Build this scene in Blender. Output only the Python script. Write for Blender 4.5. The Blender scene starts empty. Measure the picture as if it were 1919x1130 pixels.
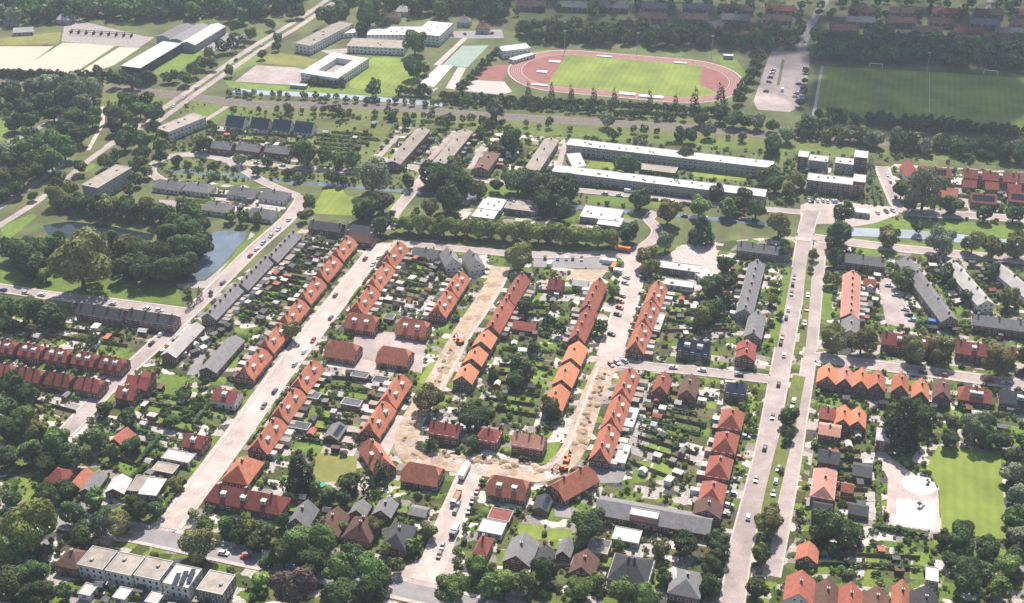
import bpy, math, random
import numpy as np
from mathutils import Vector, Matrix
RNG = random.Random(11)
NR = np.random.default_rng(5)
C = bpy.context.scene.collection
SC = bpy.context.scene
# ------------------------------------------------------------------ camera, sky, sun, exposure
TH = math.radians(30.35); CAMH = 350.0; FPX = 2400.0; CX, CY = 959.5, 565.0
cd = bpy.data.cameras.new('camera'); cam = bpy.data.objects.new('camera', cd); C.objects.link(cam)
cd.sensor_width = 36; cd.lens = FPX / 1919 * 36; cd.clip_start = 1; cd.clip_end = 9000
cam.location = (0, 0, CAMH); cam.rotation_euler = (math.pi / 2 - TH, 0, 0)
SC.camera = cam
SUN_AZ = math.radians(8); SUN_EL = math.radians(53)
SUNV = Vector((math.sin(SUN_AZ) * math.cos(SUN_EL), math.cos(SUN_AZ) * math.cos(SUN_EL), math.sin(SUN_EL)))
W = bpy.data.worlds.new('World'); SC.world = W; W.use_nodes = True
wn = W.node_tree.nodes; wl = W.node_tree.links
sky = wn.new('ShaderNodeTexSky'); sky.sky_type = 'NISHITA'; sky.sun_disc = False
sky.sun_elevation = SUN_EL; sky.sun_rotation = SUN_AZ; sky.altitude = 300; sky.air_density = 1.0; sky.dust_density = 1.5
wl.new(sky.outputs[0], wn['Background'].inputs[0]); wn['Background'].inputs[1].default_value = 0.085
sd = bpy.data.lights.new('sun', 'SUN'); sd.energy = 4.5; sd.angle = math.radians(0.5); sd.color = (1, 0.95, 0.89)
so = bpy.data.objects.new('sun', sd); C.objects.link(so); so.rotation_euler = (-SUNV).to_track_quat('-Z', 'Y').to_euler()
so.location = SUNV * 1500
SC.view_settings.view_transform = 'Standard'; SC.view_settings.look = 'None'; SC.view_settings.gamma = 1
SC.view_settings.exposure = 0.97; SC.view_settings.use_curve_mapping = False
SC.cycles.max_bounces = 5; SC.cycles.diffuse_bounces = 2; SC.cycles.glossy_bounces = 2; SC.cycles.transmission_bounces = 2
SC.cycles.transparent_max_bounces = 6; SC.cycles.volume_bounces = 0; SC.cycles.use_denoising = True
SC.cycles.caustics_reflective = False; SC.cycles.caustics_refractive = False

# ------------------------------------------------------------------ helpers
ct, st = math.cos(TH), math.sin(TH)
def P(px, py, z=0.0):
    a = (px - CX) / FPX; b = -(py - CY) / FPX
    dy = ct + b * st; dz = -st + b * ct
    t = (z - CAMH) / dz
    return Vector((a * t, dy * t))
def S(py):                                  # photo pixels per metre across, on the ground at that row
    return ct / CAMH * (py + 840.0)
PHI = math.radians(16.1)                    # the street grid: U runs away from the camera, V across
U = Vector((math.sin(PHI), math.cos(PHI))); V = Vector((math.cos(PHI), -math.sin(PHI)))
ANG_U = math.atan2(U.y, U.x); ANG_V = math.atan2(V.y, V.x)
ORD = ['first', 'second', 'third', 'fourth', 'fifth', 'sixth', 'seventh', 'eighth', 'ninth', 'tenth', 'eleventh', 'twelfth']

MATS = {}
def mat(name, c1, c2=None, scale=0.4, rough=0.9, rnd=0.0, detail=4, spec=0.2, metal=0, fine=0.0, big=0.0):
    m = bpy.data.materials.new(name); m.use_nodes = True; MATS[name] = m
    n = m.node_tree.nodes; l = m.node_tree.links; b = n['Principled BSDF']
    b.inputs['Roughness'].default_value = rough; b.inputs['Metallic'].default_value = metal
    b.inputs['Specular IOR Level'].default_value = spec
    if c2 is None: c2 = tuple(x * 0.75 for x in c1)
    g = n.new('ShaderNodeNewGeometry'); t = n.new('ShaderNodeTexNoise'); t.inputs['Scale'].default_value = scale
    t.inputs['Detail'].default_value = detail; t.inputs['Roughness'].default_value = 0.65
    l.new(g.outputs['Position'], t.inputs['Vector'])
    r = n.new('ShaderNodeValToRGB'); r.color_ramp.elements[0].position = 0.36; r.color_ramp.elements[1].position = 0.64
    r.color_ramp.elements[0].color = (*c2, 1); r.color_ramp.elements[1].color = (*c1, 1)
    l.new(t.outputs['Fac'], r.inputs['Fac'])
    col = r.outputs['Color']
    if fine or rnd or big:
        h = n.new('ShaderNodeHueSaturation'); l.new(col, h.inputs['Color']); val = None
        if rnd:
            oi = n.new('ShaderNodeObjectInfo'); mr = n.new('ShaderNodeMapRange')
            mr.inputs['To Min'].default_value = 1 - rnd; mr.inputs['To Max'].default_value = 1 + rnd
            l.new(oi.outputs['Random'], mr.inputs['Value']); val = mr.outputs['Result']
        for amp, sc_ in ((fine, 2.6), (big, 0.035)):
            if not amp: continue
            t2 = n.new('ShaderNodeTexNoise'); t2.inputs['Scale'].default_value = sc_; t2.inputs['Detail'].default_value = 2
            l.new(g.outputs['Position'], t2.inputs['Vector'])
            m2 = n.new('ShaderNodeMapRange'); m2.inputs['From Min'].default_value = 0.3; m2.inputs['From Max'].default_value = 0.7
            m2.inputs['To Min'].default_value = 1 - amp; m2.inputs['To Max'].default_value = 1 + amp
            l.new(t2.outputs['Fac'], m2.inputs['Value'])
            if val is None: val = m2.outputs['Result']
            else:
                mm = n.new('ShaderNodeMath'); mm.operation = 'MULTIPLY'; l.new(val, mm.inputs[0]); l.new(m2.outputs['Result'], mm.inputs[1]); val = mm.outputs[0]
        l.new(val, h.inputs['Value']); col = h.outputs['Color']
    l.new(col, b.inputs['Base Color'])
    return m
def mow(m):
    n = m.node_tree.nodes; l = m.node_tree.links; b = n['Principled BSDF']; src = b.inputs['Base Color'].links[0].from_socket
    g = n.new('ShaderNodeNewGeometry'); mp = n.new('ShaderNodeMapping'); mp.inputs['Rotation'].default_value = (0, 0, PHI); w = n.new('ShaderNodeTexWave'); w.inputs['Scale'].default_value = 0.07; w.inputs['Distortion'].default_value = 0.6; w.inputs['Detail Scale'].default_value = 0.3
    mr = n.new('ShaderNodeMapRange'); mr.inputs['To Min'].default_value = 0.94; mr.inputs['To Max'].default_value = 1.05; h = n.new('ShaderNodeHueSaturation')
    l.new(g.outputs['Position'], mp.inputs['Vector']); l.new(mp.outputs[0], w.inputs['Vector']); l.new(w.outputs['Fac'], mr.inputs['Value']); l.new(src, h.inputs['Color']); l.new(mr.outputs['Result'], h.inputs['Value']); l.new(h.outputs['Color'], b.inputs['Base Color'])
def leafmat(name, c1, c2, c3, trans=0.12, rnd=0.28):
    m = bpy.data.materials.new(name); m.use_nodes = True; MATS[name] = m
    n = m.node_tree.nodes; l = m.node_tree.links; n.remove(n['Principled BSDF'])
    g = n.new('ShaderNodeNewGeometry'); t = n.new('ShaderNodeTexNoise'); t.inputs['Scale'].default_value = 0.45; t.inputs['Detail'].default_value = 3
    l.new(g.outputs['Position'], t.inputs['Vector'])
    r = n.new('ShaderNodeValToRGB'); e = r.color_ramp.elements
    e[0].position = 0.3; e[0].color = (*c1, 1); e[1].position = 0.72; e[1].color = (*c3, 1)
    k = e.new(0.5); k.color = (*c2, 1); l.new(t.outputs['Fac'], r.inputs['Fac'])
    oi = n.new('ShaderNodeObjectInfo'); mr = n.new('ShaderNodeMapRange'); mr.inputs['To Min'].default_value = 1 - rnd; mr.inputs['To Max'].default_value = 1 + rnd
    l.new(oi.outputs['Random'], mr.inputs['Value'])
    t2 = n.new('ShaderNodeTexNoise'); t2.inputs['Scale'].default_value = 0.11; t2.inputs['Detail'].default_value = 1; l.new(g.outputs['Position'], t2.inputs['Vector'])
    m2 = n.new('ShaderNodeMapRange'); m2.inputs['From Min'].default_value = 0.3; m2.inputs['From Max'].default_value = 0.7; m2.inputs['To Min'].default_value = 0.65; m2.inputs['To Max'].default_value = 1.35
    l.new(t2.outputs['Fac'], m2.inputs['Value'])
    mu = n.new('ShaderNodeMath'); mu.operation = 'MULTIPLY'; l.new(mr.outputs['Result'], mu.inputs[0]); l.new(m2.outputs['Result'], mu.inputs[1])
    h = n.new('ShaderNodeHueSaturation'); l.new(r.outputs['Color'], h.inputs['Color']); l.new(mu.outputs[0], h.inputs['Value'])
    m3 = n.new('ShaderNodeMapRange'); m3.inputs['To Min'].default_value = 0.475; m3.inputs['To Max'].default_value = 0.515
    l.new(oi.outputs['Random'], m3.inputs['Value']); l.new(m3.outputs['Result'], h.inputs['Hue'])
    d = n.new('ShaderNodeBsdfDiffuse'); tr = n.new('ShaderNodeBsdfTranslucent'); mx = n.new('ShaderNodeMixShader'); mx.inputs[0].default_value = trans
    l.new(h.outputs['Color'], d.inputs['Color']); l.new(h.outputs['Color'], tr.inputs['Color'])
    l.new(d.outputs[0], mx.inputs[1]); l.new(tr.outputs[0], mx.inputs[2]); l.new(mx.outputs[0], n['Material Output'].inputs['Surface'])
    return m
# ground covers
mat('ground', (0.10, 0.13, 0.035), (0.085, 0.075, 0.038), 0.09, fine=0.4, big=0.35, detail=7)
mat('lawn', (0.14, 0.19, 0.03), (0.09, 0.135, 0.025), 0.25, fine=0.15, rnd=0.15, big=0.15)
mat('lawn_dry', (0.20, 0.19, 0.055), (0.15, 0.15, 0.04), 0.2, fine=0.15, big=0.15)
mow(mat('field', (0.185, 0.225, 0.04), (0.14, 0.18, 0.032), 0.06, fine=0.15, big=0.2))
mat('verge', (0.12, 0.15, 0.03), (0.10, 0.10, 0.035), 0.2, fine=0.25, big=0.2)
mat('road', (0.36, 0.29, 0.262), (0.28, 0.225, 0.205), 0.18, fine=0.16, big=0.2)
mat('road_grey', (0.26, 0.235, 0.225), (0.20, 0.185, 0.18), 0.15, fine=0.1, big=0.12)
mat('road_pale', (0.46, 0.375, 0.33), (0.35, 0.28, 0.245), 0.16, fine=0.16, big=0.15)
mat('pavement', (0.45, 0.385, 0.345), (0.34, 0.29, 0.26), 0.4, fine=0.1)
mat('paving', (0.42, 0.37, 0.34), (0.27, 0.24, 0.22), 0.5, rnd=0.3, fine=0.15)
mat('soil', (0.085, 0.08, 0.03), (0.13, 0.105, 0.06), 0.5, fine=0.3, rnd=0.2)
mat('planting', (0.055, 0.08, 0.018), (0.095, 0.10, 0.035), 0.7, fine=0.35, rnd=0.2)
mat('sand', (0.43, 0.325, 0.235), (0.30, 0.22, 0.155), 0.3, fine=0.2, big=0.1)
mat('sand_dark', (0.34, 0.245, 0.16), (0.25, 0.175, 0.115), 0.5, fine=0.25)
mat('court', (0.47, 0.395, 0.305), (0.42, 0.35, 0.27), 0.05, fine=0.05)
mat('court_green', (0.25, 0.30, 0.25), (0.21, 0.26, 0.21), 0.1, fine=0.05)
mat('tartan', (0.25, 0.105, 0.09), (0.20, 0.082, 0.07), 0.1, fine=0.06)
mat('ballast', (0.185, 0.155, 0.125), (0.13, 0.105, 0.085), 0.35, fine=0.25)
mat('play_white', (0.56, 0.52, 0.48), (0.49, 0.455, 0.42), 0.5, fine=0.08)
mat('line', (0.72, 0.70, 0.67), rough=0.8)
w_ = mat('water', (0.018, 0.026, 0.028), (0.012, 0.018, 0.018), 0.1, rough=0.07, spec=0.55)
nt = w_.node_tree; bp = nt.nodes.new('ShaderNodeBump'); tn = nt.nodes.new('ShaderNodeTexNoise'); tn.inputs['Scale'].default_value = 1.2; bp.inputs['Strength'].default_value = 0.12
nt.links.new(tn.outputs['Fac'], bp.inputs['Height']); nt.links.new(bp.outputs[0], nt.nodes['Principled BSDF'].inputs['Normal'])
g_ = nt.nodes.new('ShaderNodeNewGeometry'); nt.links.new(g_.outputs['Position'], tn.inputs['Vector'])
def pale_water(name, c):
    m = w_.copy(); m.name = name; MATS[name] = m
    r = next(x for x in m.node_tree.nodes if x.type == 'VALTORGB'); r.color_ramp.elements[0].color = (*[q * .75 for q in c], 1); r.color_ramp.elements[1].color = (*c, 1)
pale_water('water_pond', (0.13, 0.16, 0.19)); pale_water('water_sky_sheen', (0.33, 0.36, 0.38))  # pale base colours paint the bright sky's reflection into pond and canals
# roofs and walls
mat('roof_orange', (0.46, 0.175, 0.105), (0.345, 0.12, 0.07), 0.5, 0.75, rnd=0.1, fine=0.2, big=0.12)
mat('roof_salmon', (0.55, 0.22, 0.12), (0.47, 0.175, 0.09), 0.5, 0.75, rnd=0.08, fine=0.2, big=0.12)
mat('roof_rust', (0.355, 0.12, 0.08), (0.26, 0.083, 0.055), 0.6, 0.75, rnd=0.14, fine=0.2, big=0.12)
mat('roof_red', (0.275, 0.08, 0.062), (0.20, 0.055, 0.043), 0.6, 0.75, rnd=0.15, fine=0.2, big=0.12)
mat('roof_brown', (0.15, 0.082, 0.06), (0.11, 0.06, 0.045), 0.6, 0.8, rnd=0.2, fine=0.18)
mat('roof_grey', (0.20, 0.19, 0.185), (0.15, 0.142, 0.138), 0.5, 0.8, rnd=0.15, fine=0.15)
mat('roof_dark', (0.07, 0.068, 0.07), (0.05, 0.048, 0.05), 0.6, 0.7, rnd=0.2, fine=0.2)
mat('roof_navy', (0.028, 0.035, 0.062), (0.022, 0.028, 0.048), 0.6, 0.35, rnd=0.15, spec=0.4)
mat('roof_pink', (0.48, 0.235, 0.175), (0.40, 0.19, 0.14), 0.5, 0.8, rnd=0.08, fine=0.2, big=0.12)
mat('felt_white', (0.64, 0.61, 0.58), (0.52, 0.49, 0.465), 0.2, 0.8, fine=0.06, big=0.08)
mat('felt_light', (0.48, 0.445, 0.41), (0.38, 0.35, 0.32), 0.25, 0.85, rnd=0.15, fine=0.1)
mat('felt_gravel', (0.33, 0.28, 0.235), (0.235, 0.195, 0.16), 0.25, 0.9, rnd=0.12, fine=0.15)
mat('felt_dark', (0.10, 0.098, 0.10), (0.07, 0.068, 0.07), 0.4, 0.85, rnd=0.3, fine=0.15)
mat('brick', (0.24, 0.12, 0.085), (0.18, 0.09, 0.065), 1.0, rnd=0.2, fine=0.15)
mat('brick_brown', (0.20, 0.15, 0.115), (0.15, 0.11, 0.085), 1.0, rnd=0.2, fine=0.15)
mat('render_white', (0.70, 0.67, 0.62), (0.60, 0.57, 0.53), 0.6, rnd=0.08, fine=0.06)
mat('render_grey', (0.36, 0.345, 0.33), (0.29, 0.28, 0.265), 0.6, rnd=0.15, fine=0.1)
mat('timber', (0.20, 0.14, 0.09), (0.14, 0.095, 0.06), 1.2, rnd=0.3, fine=0.15)
mat('timber_dark', (0.07, 0.06, 0.05), (0.045, 0.04, 0.034), 1.2, rnd=0.3, fine=0.15)
mat('white_paint', (0.80, 0.79, 0.76), (0.72, 0.71, 0.68), 1.0, 0.5)
mat('glass', (0.035, 0.045, 0.055), (0.025, 0.03, 0.04), 1.0, 0.08, spec=0.6)
mat('door_paint', (0.10, 0.13, 0.11), (0.07, 0.09, 0.08), 1.0, 0.5, rnd=0.4)
mat('solar', (0.025, 0.03, 0.05), (0.02, 0.024, 0.04), 1.0, 0.15, spec=0.6)
mat('metal_dark', (0.06, 0.06, 0.065), rough=0.6)
mat('metal_light', (0.45, 0.46, 0.47), rough=0.5)
mat('tyre', (0.02, 0.02, 0.021), rough=0.9)
mat('machine_orange', (0.62, 0.16, 0.03), rough=0.5)
mat('pool_blue', (0.05, 0.16, 0.42), rough=0.3)
mat('tarp_green', (0.04, 0.30, 0.22), rough=0.6)
mat('bark', (0.085, 0.065, 0.048), (0.05, 0.04, 0.03), 2.0)
CARCOL = {'white': (0.75, 0.75, 0.74), 'silver': (0.42, 0.43, 0.45), 'black': (0.018, 0.018, 0.02), 'dark blue': (0.02, 0.035, 0.10), 'red': (0.36, 0.03, 0.025), 'grey': (0.12, 0.125, 0.13), 'pale blue': (0.30, 0.42, 0.55)}
for k, c in CARCOL.items(): mat('car_' + k, c, c, rough=0.28, spec=0.6)
# foliage
leafmat('leaf_g', (0.064, 0.099, 0.032), (0.106, 0.160, 0.048), (0.173, 0.230, 0.076))
leafmat('leaf_d', (0.043, 0.066, 0.029), (0.070, 0.103, 0.041), (0.117, 0.157, 0.057))
leafmat('leaf_y', (0.125, 0.169, 0.048), (0.186, 0.241, 0.067), (0.269, 0.304, 0.101))
leafmat('leaf_o', (0.103, 0.115, 0.043), (0.164, 0.169, 0.061), (0.245, 0.230, 0.090))
leafmat('leaf_w', (0.126, 0.153, 0.082), (0.189, 0.215, 0.129), (0.262, 0.288, 0.181))
leafmat('leaf_c', (0.061, 0.044, 0.040), (0.098, 0.070, 0.061), (0.152, 0.108, 0.083))
leafmat('leaf_p', (0.035, 0.054, 0.027), (0.058, 0.081, 0.038), (0.090, 0.118, 0.053))

def patchwork():
    m = bpy.data.materials.new('garden_mix'); m.use_nodes = True; MATS['garden_mix'] = m
    n = m.node_tree.nodes; l = m.node_tree.links; b = n['Principled BSDF']; b.inputs['Roughness'].default_value = 0.95; b.inputs['Specular IOR Level'].default_value = 0.1
    g = n.new('ShaderNodeNewGeometry'); mp = n.new('ShaderNodeMapping'); mp.inputs['Rotation'].default_value = (0, 0, PHI); mp.inputs['Scale'].default_value = (0.16, 0.24, 1)
    l.new(g.outputs['Position'], mp.inputs['Vector'])
    v = n.new('ShaderNodeTexVoronoi'); v.voronoi_dimensions = '2D'; v.distance = 'CHEBYCHEV'; v.inputs['Scale'].default_value = 1; v.inputs['Randomness'].default_value = 0.8; l.new(mp.outputs[0], v.inputs['Vector'])
    s = n.new('ShaderNodeSeparateColor'); l.new(v.outputs['Color'], s.inputs[0])
    r = n.new('ShaderNodeValToRGB'); r.color_ramp.interpolation = 'CONSTANT'; e = r.color_ramp.elements
    cols = [(0, (.055, .075, .02)), (.16, (.10, .14, .028)), (.30, (.075, .07, .03)), (.41, (.14, .18, .035)), (.50, (.36, .31, .275)), (.62, (.10, .105, .04)), (.69, (.22, .19, .165)), (.80, (.07, .068, .06)), (.88, (.46, .405, .36))]
    e[0].color = (*cols[0][1], 1); e[1].position = cols[1][0]; e[1].color = (*cols[1][1], 1)
    for q, c in cols[2:]: k = e.new(q); k.color = (*c, 1)
    l.new(s.outputs[0], r.inputs['Fac'])
    t = n.new('ShaderNodeTexNoise'); t.inputs['Scale'].default_value = 1.1; t.inputs['Detail'].default_value = 4; l.new(g.outputs['Position'], t.inputs['Vector'])
    mr = n.new('ShaderNodeMapRange'); mr.inputs['From Min'].default_value = .3; mr.inputs['From Max'].default_value = .7; mr.inputs['To Min'].default_value = .6; mr.inputs['To Max'].default_value = 1.35; l.new(t.outputs['Fac'], mr.inputs['Value'])
    h = n.new('ShaderNodeHueSaturation'); l.new(r.outputs['Color'], h.inputs['Color']); l.new(mr.outputs['Result'], h.inputs['Value']); l.new(h.outputs['Color'], b.inputs['Base Color'])
patchwork()
def mesh(name, v, f, mats, idx=None, smooth=False):
    me = bpy.data.meshes.new(name); me.from_pydata([tuple(p) for p in v], [], f)
    for m in (mats if isinstance(mats, (list, tuple)) else [mats]): me.materials.append(MATS[m])
    if idx is not None: me.polygons.foreach_set('material_index', idx)
    if smooth: me.polygons.foreach_set('use_smooth', [True] * len(f))
    me.update(); return me
def npmesh(name, v, quads, mats, idx=None):
    me = bpy.data.meshes.new(name); n = len(quads)
    me.vertices.add(len(v)); me.vertices.foreach_set('co', np.asarray(v, np.float32).ravel())
    me.loops.add(n * 4); me.loops.foreach_set('vertex_index', np.asarray(quads, np.int32).ravel())
    me.polygons.add(n); me.polygons.foreach_set('loop_start', np.arange(n, dtype=np.int32) * 4); me.polygons.foreach_set('loop_total', np.full(n, 4, np.int32))
    for m in mats: me.materials.append(MATS[m])
    if idx is not None: me.polygons.foreach_set('material_index', idx)
    me.update(calc_edges=True); return me
def obj(name, me, parent=None, loc=(0, 0, 0), rz=0.0, scale=None):
    o = bpy.data.objects.new(name, me); C.objects.link(o)
    if parent is not None: o.parent = parent
    o.location = loc
    if rz: o.rotation_euler = (0, 0, rz)
    if scale is not None: o.scale = scale
    return o
def tag(o, label, cat, group=None, kind=None):
    o['label'] = label
    if cat: o['category'] = cat
    if group: o['group'] = group
    if kind: o['kind'] = kind
    return o
def thing(name, label, cat, loc, rz=0.0, group=None):
    return tag(obj(name, None, None, loc, rz), label, cat, group)
def boxv(x0, x1, y0, y1, z0, z1):
    return [(x0, y0, z0), (x1, y0, z0), (x1, y1, z0), (x0, y1, z0), (x0, y0, z1), (x1, y0, z1), (x1, y1, z1), (x0, y1, z1)]
BOXF = [(0, 3, 2, 1), (4, 5, 6, 7), (0, 1, 5, 4), (1, 2, 6, 5), (2, 3, 7, 6), (3, 0, 4, 7)]
class MB:
    def __init__(s): s.v = []; s.f = []; s.i = []
    def add(s, v, f, m=0):
        k = len(s.v); s.v += [tuple(p) for p in v]; s.f += [tuple(a + k for a in q) for q in f]; s.i += [m] * len(f); return s
    def box(s, x0, x1, y0, y1, z0, z1, m=0): return s.add(boxv(x0, x1, y0, y1, z0, z1), BOXF, m)
    def cyl(s, a, b, r0, r1, n=8, m=0):
        a = Vector(a); b = Vector(b); d = (b - a).normalized(); q = d.to_track_quat('Z', 'Y'); v = []
        for c, r in ((a, r0), (b, r1)):
            for k in range(n):
                t = 2 * math.pi * k / n; v.append(tuple(c + q @ Vector((math.cos(t) * r, math.sin(t) * r, 0))))
        f = [(k, (k + 1) % n, n + (k + 1) % n, n + k) for k in range(n)] + [tuple(range(n - 1, -1, -1)), tuple(range(n, 2 * n))]
        return s.add(v, f, m)
    def mesh(s, name, mats): return mesh(name, s.v, s.f, mats, s.i)
def structure(name, me, loc=(0, 0, 0)):
    o = obj(name, me, None, loc); o['kind'] = 'structure'; return o
ZL = {'n': 0}
def poly(name, pts, z, m, world=False):
    ZL['n'] += 1
    z = z + (ZL['n'] % 9) * 0.004
    w = pts if world else [P(*p) for p in pts]
    a = sum(w[i - 1].x * w[i].y - w[i].x * w[i - 1].y for i in range(len(w)))
    if a < 0: w = w[::-1]
    return structure(name, mesh(name, [(p.x, p.y, z) for p in w], [tuple(range(len(w)))], m))
def smooth_line(w, step=4.0):
    out = []
    for i in range(len(w) - 1):
        p0 = w[max(i - 1, 0)]; p1 = w[i]; p2 = w[i + 1]; p3 = w[min(i + 2, len(w) - 1)]
        n = max(1, int((p2 - p1).length / step))
        for k in range(n):
            t = k / n
            out.append(0.5 * ((2 * p1) + (p2 - p0) * t + (2 * p0 - 5 * p1 + 4 * p2 - p3) * t * t + (3 * p1 - p0 - 3 * p2 + p3) * t ** 3))
    out.append(w[-1]); return out
def normals(L):
    out = []
    for i in range(len(L)):
        d = (L[min(i + 1, len(L) - 1)] - L[max(i - 1, 0)]).normalized(); out.append(Vector((-d.y, d.x)))
    return out
ROADS = []
def ribbon(name, pts, width, z, m, off=0.0, world=False, step=4.0):
    L = smooth_line(pts if world else [P(*p) for p in pts], step); N = normals(L); v = []
    for p, n in zip(L, N):
        a = p + n * (off + width / 2); b = p + n * (off - width / 2); v += [(a.x, a.y, z), (b.x, b.y, z)]
    f = [(2 * i + 1, 2 * i + 3, 2 * i + 2, 2 * i) for i in range(len(L) - 1)]
    return structure(name, mesh(name, v, f, m))
def road(name, pts, width, m='road', pave=True, pw=1.8):
    k = len(ROADS); w = [P(*p) for p in pts]; L = smooth_line(w)
    ROADS.append((L, width, pave, pw)); ribbon(name, w, width, 0.12 + 0.003 * k, m, world=True)
def pavements():
    allp = [(np.array([[p.x, p.y] for p in L]), wd) for L, wd, pv, pw in ROADS]
    for k, (L, wd, pv, pw) in enumerate(ROADS):
        if not pv: continue
        N = normals(L)
        for sgn in (-1, 1):
            mb = MB()
            for i in range(len(L) - 1):
                q = []
                for j in (i, i + 1):
                    q += [L[j] + N[j] * sgn * (wd / 2), L[j] + N[j] * sgn * (wd / 2 + pw)]
                c = (q[1] + q[3]) / 2; c2 = (q[0] + q[2]) / 2
                bad = any(kk != k and (min(np.hypot(a[:, 0] - c.x, a[:, 1] - c.y).min(), np.hypot(a[:, 0] - c2.x, a[:, 1] - c2.y).min()) < w2 / 2 + 0.8) for kk, (a, w2) in enumerate(allp))
                if bad: continue
                z0, z1 = 0.0, 0.25
                vv = [(q[0].x, q[0].y), (q[1].x, q[1].y), (q[3].x, q[3].y), (q[2].x, q[2].y)]
                if sgn > 0: vv = vv[::-1]
                mb.add([(x, y, z0) for x, y in vv] + [(x, y, z1) for x, y in vv], BOXF)
            if mb.v: structure('pavement', mb.mesh('pavement', ['pavement']))
# ------------------------------------------------------------------ foliage
def crown_arrays(rng, n, shape='round', leaf=0.07):
    if shape == 'round':
        k = rng.integers(13, 19); d = rng.normal(size=(k, 3)); d /= np.linalg.norm(d, axis=1)[:, None]
        c = d * rng.uniform(0.16, 0.36, (k, 1)) * np.array([1, 1, 0.9]) + np.array([0, 0, 0.55]); r = rng.uniform(0.13, 0.22, k)
        c = np.vstack([c, [[0, 0, 0.55]]]); r = np.append(r, 0.3)
    elif shape == 'tall':
        z = np.linspace(0.35, 2.3, 13); c = np.stack([rng.normal(0, 0.12, 13), rng.normal(0, 0.12, 13), z], 1)
        r = 0.42 * np.sin(np.clip((z + 0.1) / 2.75, 0, 1) * math.pi) ** 0.6 * rng.uniform(0.7, 1.0, 13)
    elif shape == 'cone':
        z = np.linspace(0.2, 2.0, 15); c = np.stack([rng.normal(0, 0.07, 15), rng.normal(0, 0.07, 15), z], 1); r = 0.46 * (1 - z / 2.3) + 0.05
    elif shape == 'bush':
        k = 7; d = rng.normal(size=(k, 3)); d /= np.linalg.norm(d, axis=1)[:, None]
        c = d * rng.uniform(0.1, 0.3, (k, 1)) * np.array([1, 1, 0.7]) + np.array([0, 0, 0.36]); r = rng.uniform(0.14, 0.24, k)
    elif shape == 'hedge':                       # eight metres long
        m = n * 2; q = rng.uniform(-1, 1, (m, 3)); ax = rng.choice(3, m, p=[0.05, 0.5, 0.45]); sg = np.where(rng.random(m) < 0.5, -1, 1); q[np.arange(m), ax] = sg
        q[ax == 2, 2] = 1
        p = q * np.array([4, 0.55, 0.85]) + np.array([0, 0, 0.85]) + rng.normal(0, 0.1, (m, 3))
        nn = np.zeros((m, 3)); nn[np.arange(m), ax] = np.where(ax == 2, 1, sg); p[:, 2] = np.maximum(p[:, 2], 0.02)
        return leaves(rng, p[:n], nn[:n], leaf)
    m = n * 4; j = rng.choice(len(r), m, p=r ** 2 / (r ** 2).sum()); d = rng.normal(size=(m, 3)); d /= np.linalg.norm(d, axis=1)[:, None]
    p = c[j] + d * (r[j] * rng.uniform(0.82, 1.08, m))[:, None]
    dist = np.linalg.norm(p[:, None, :] - c[None], axis=2) / r[None]; dist[np.arange(m), j] = 9
    ok = (dist.min(1) > 0.86) & (p[:, 2] > 0.03); p = p[ok][:n]; d = d[ok][:n]
    return leaves(rng, p, d, leaf)
def leaves(rng, p, d, leaf):
    n = len(p); nn = d + rng.normal(0, 0.30, (n, 3)); nn /= np.linalg.norm(nn, axis=1)[:, None]
    t = np.cross(nn, rng.normal(size=(n, 3))); t /= np.linalg.norm(t, axis=1)[:, None]; b = np.cross(nn, t)
    s = (leaf * rng.uniform(0.55, 1.25, n))[:, None]
    v = np.stack([p - t * s * 1.1, p - b * s * 0.7, p + t * s * 1.1, p + b * s * 0.7], 1).reshape(-1, 3)
    return v, np.arange(n * 4).reshape(-1, 4)
def trunk_mesh(rng, shape):
    mb = MB()
    if shape == 'round':
        mb.cyl((0, 0, -0.02), (0.01, 0, 0.34), 0.035, 0.024, 7)
        for k in range(4):
            a = k * 1.57 + rng.uniform(0, 1); mb.cyl((0.01, 0, 0.3), (math.cos(a) * 0.2, math.sin(a) * 0.2, 0.62), 0.018, 0.006, 5)
    else: mb.cyl((0, 0, -0.02), (0, 0, 1.7), 0.035, 0.008, 7)
    return mb.mesh('trunk', ['bark'])
KINDS = {'g': 'round', 'd': 'round', 'y': 'round', 'o': 'round', 'w': 'round', 'c': 'round', 'p': 'cone', 't': 'tall'}
PROTO = {}
for kd, shp in KINDS.items():
    lm = 'leaf_' + ('d' if kd == 't' else kd)
    PROTO[kd] = []
    for q in range(4):
        rg = np.random.default_rng(100 * ord(kd) + q)
        big = npmesh('crown', *crown_arrays(rg, 3200 if shp == 'round' else 2400, shp, 0.030 if shp == 'round' else 0.05), [lm])
        mid = npmesh('crown', *crown_arrays(rg, 1300, shp, 0.048 if shp == 'round' else 0.07), [lm])
        sml = npmesh('crown', *crown_arrays(rg, 620, shp, 0.068 if shp == 'round' else 0.10), [lm])
        PROTO[kd].append((big, mid, sml, trunk_mesh(rg, shp)))
KW = {'g': 'green broadleaf', 'd': 'dark green broadleaf', 'y': 'bright yellow-green', 'o': 'olive-brown autumn-tinged', 'w': 'grey-green willow', 'c': 'purple copper-leaved', 'p': 'dark conical evergreen', 't': 'tall slim columnar'}
NTREE = {'n': 0}; TREES = []; FOOT = []
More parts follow.
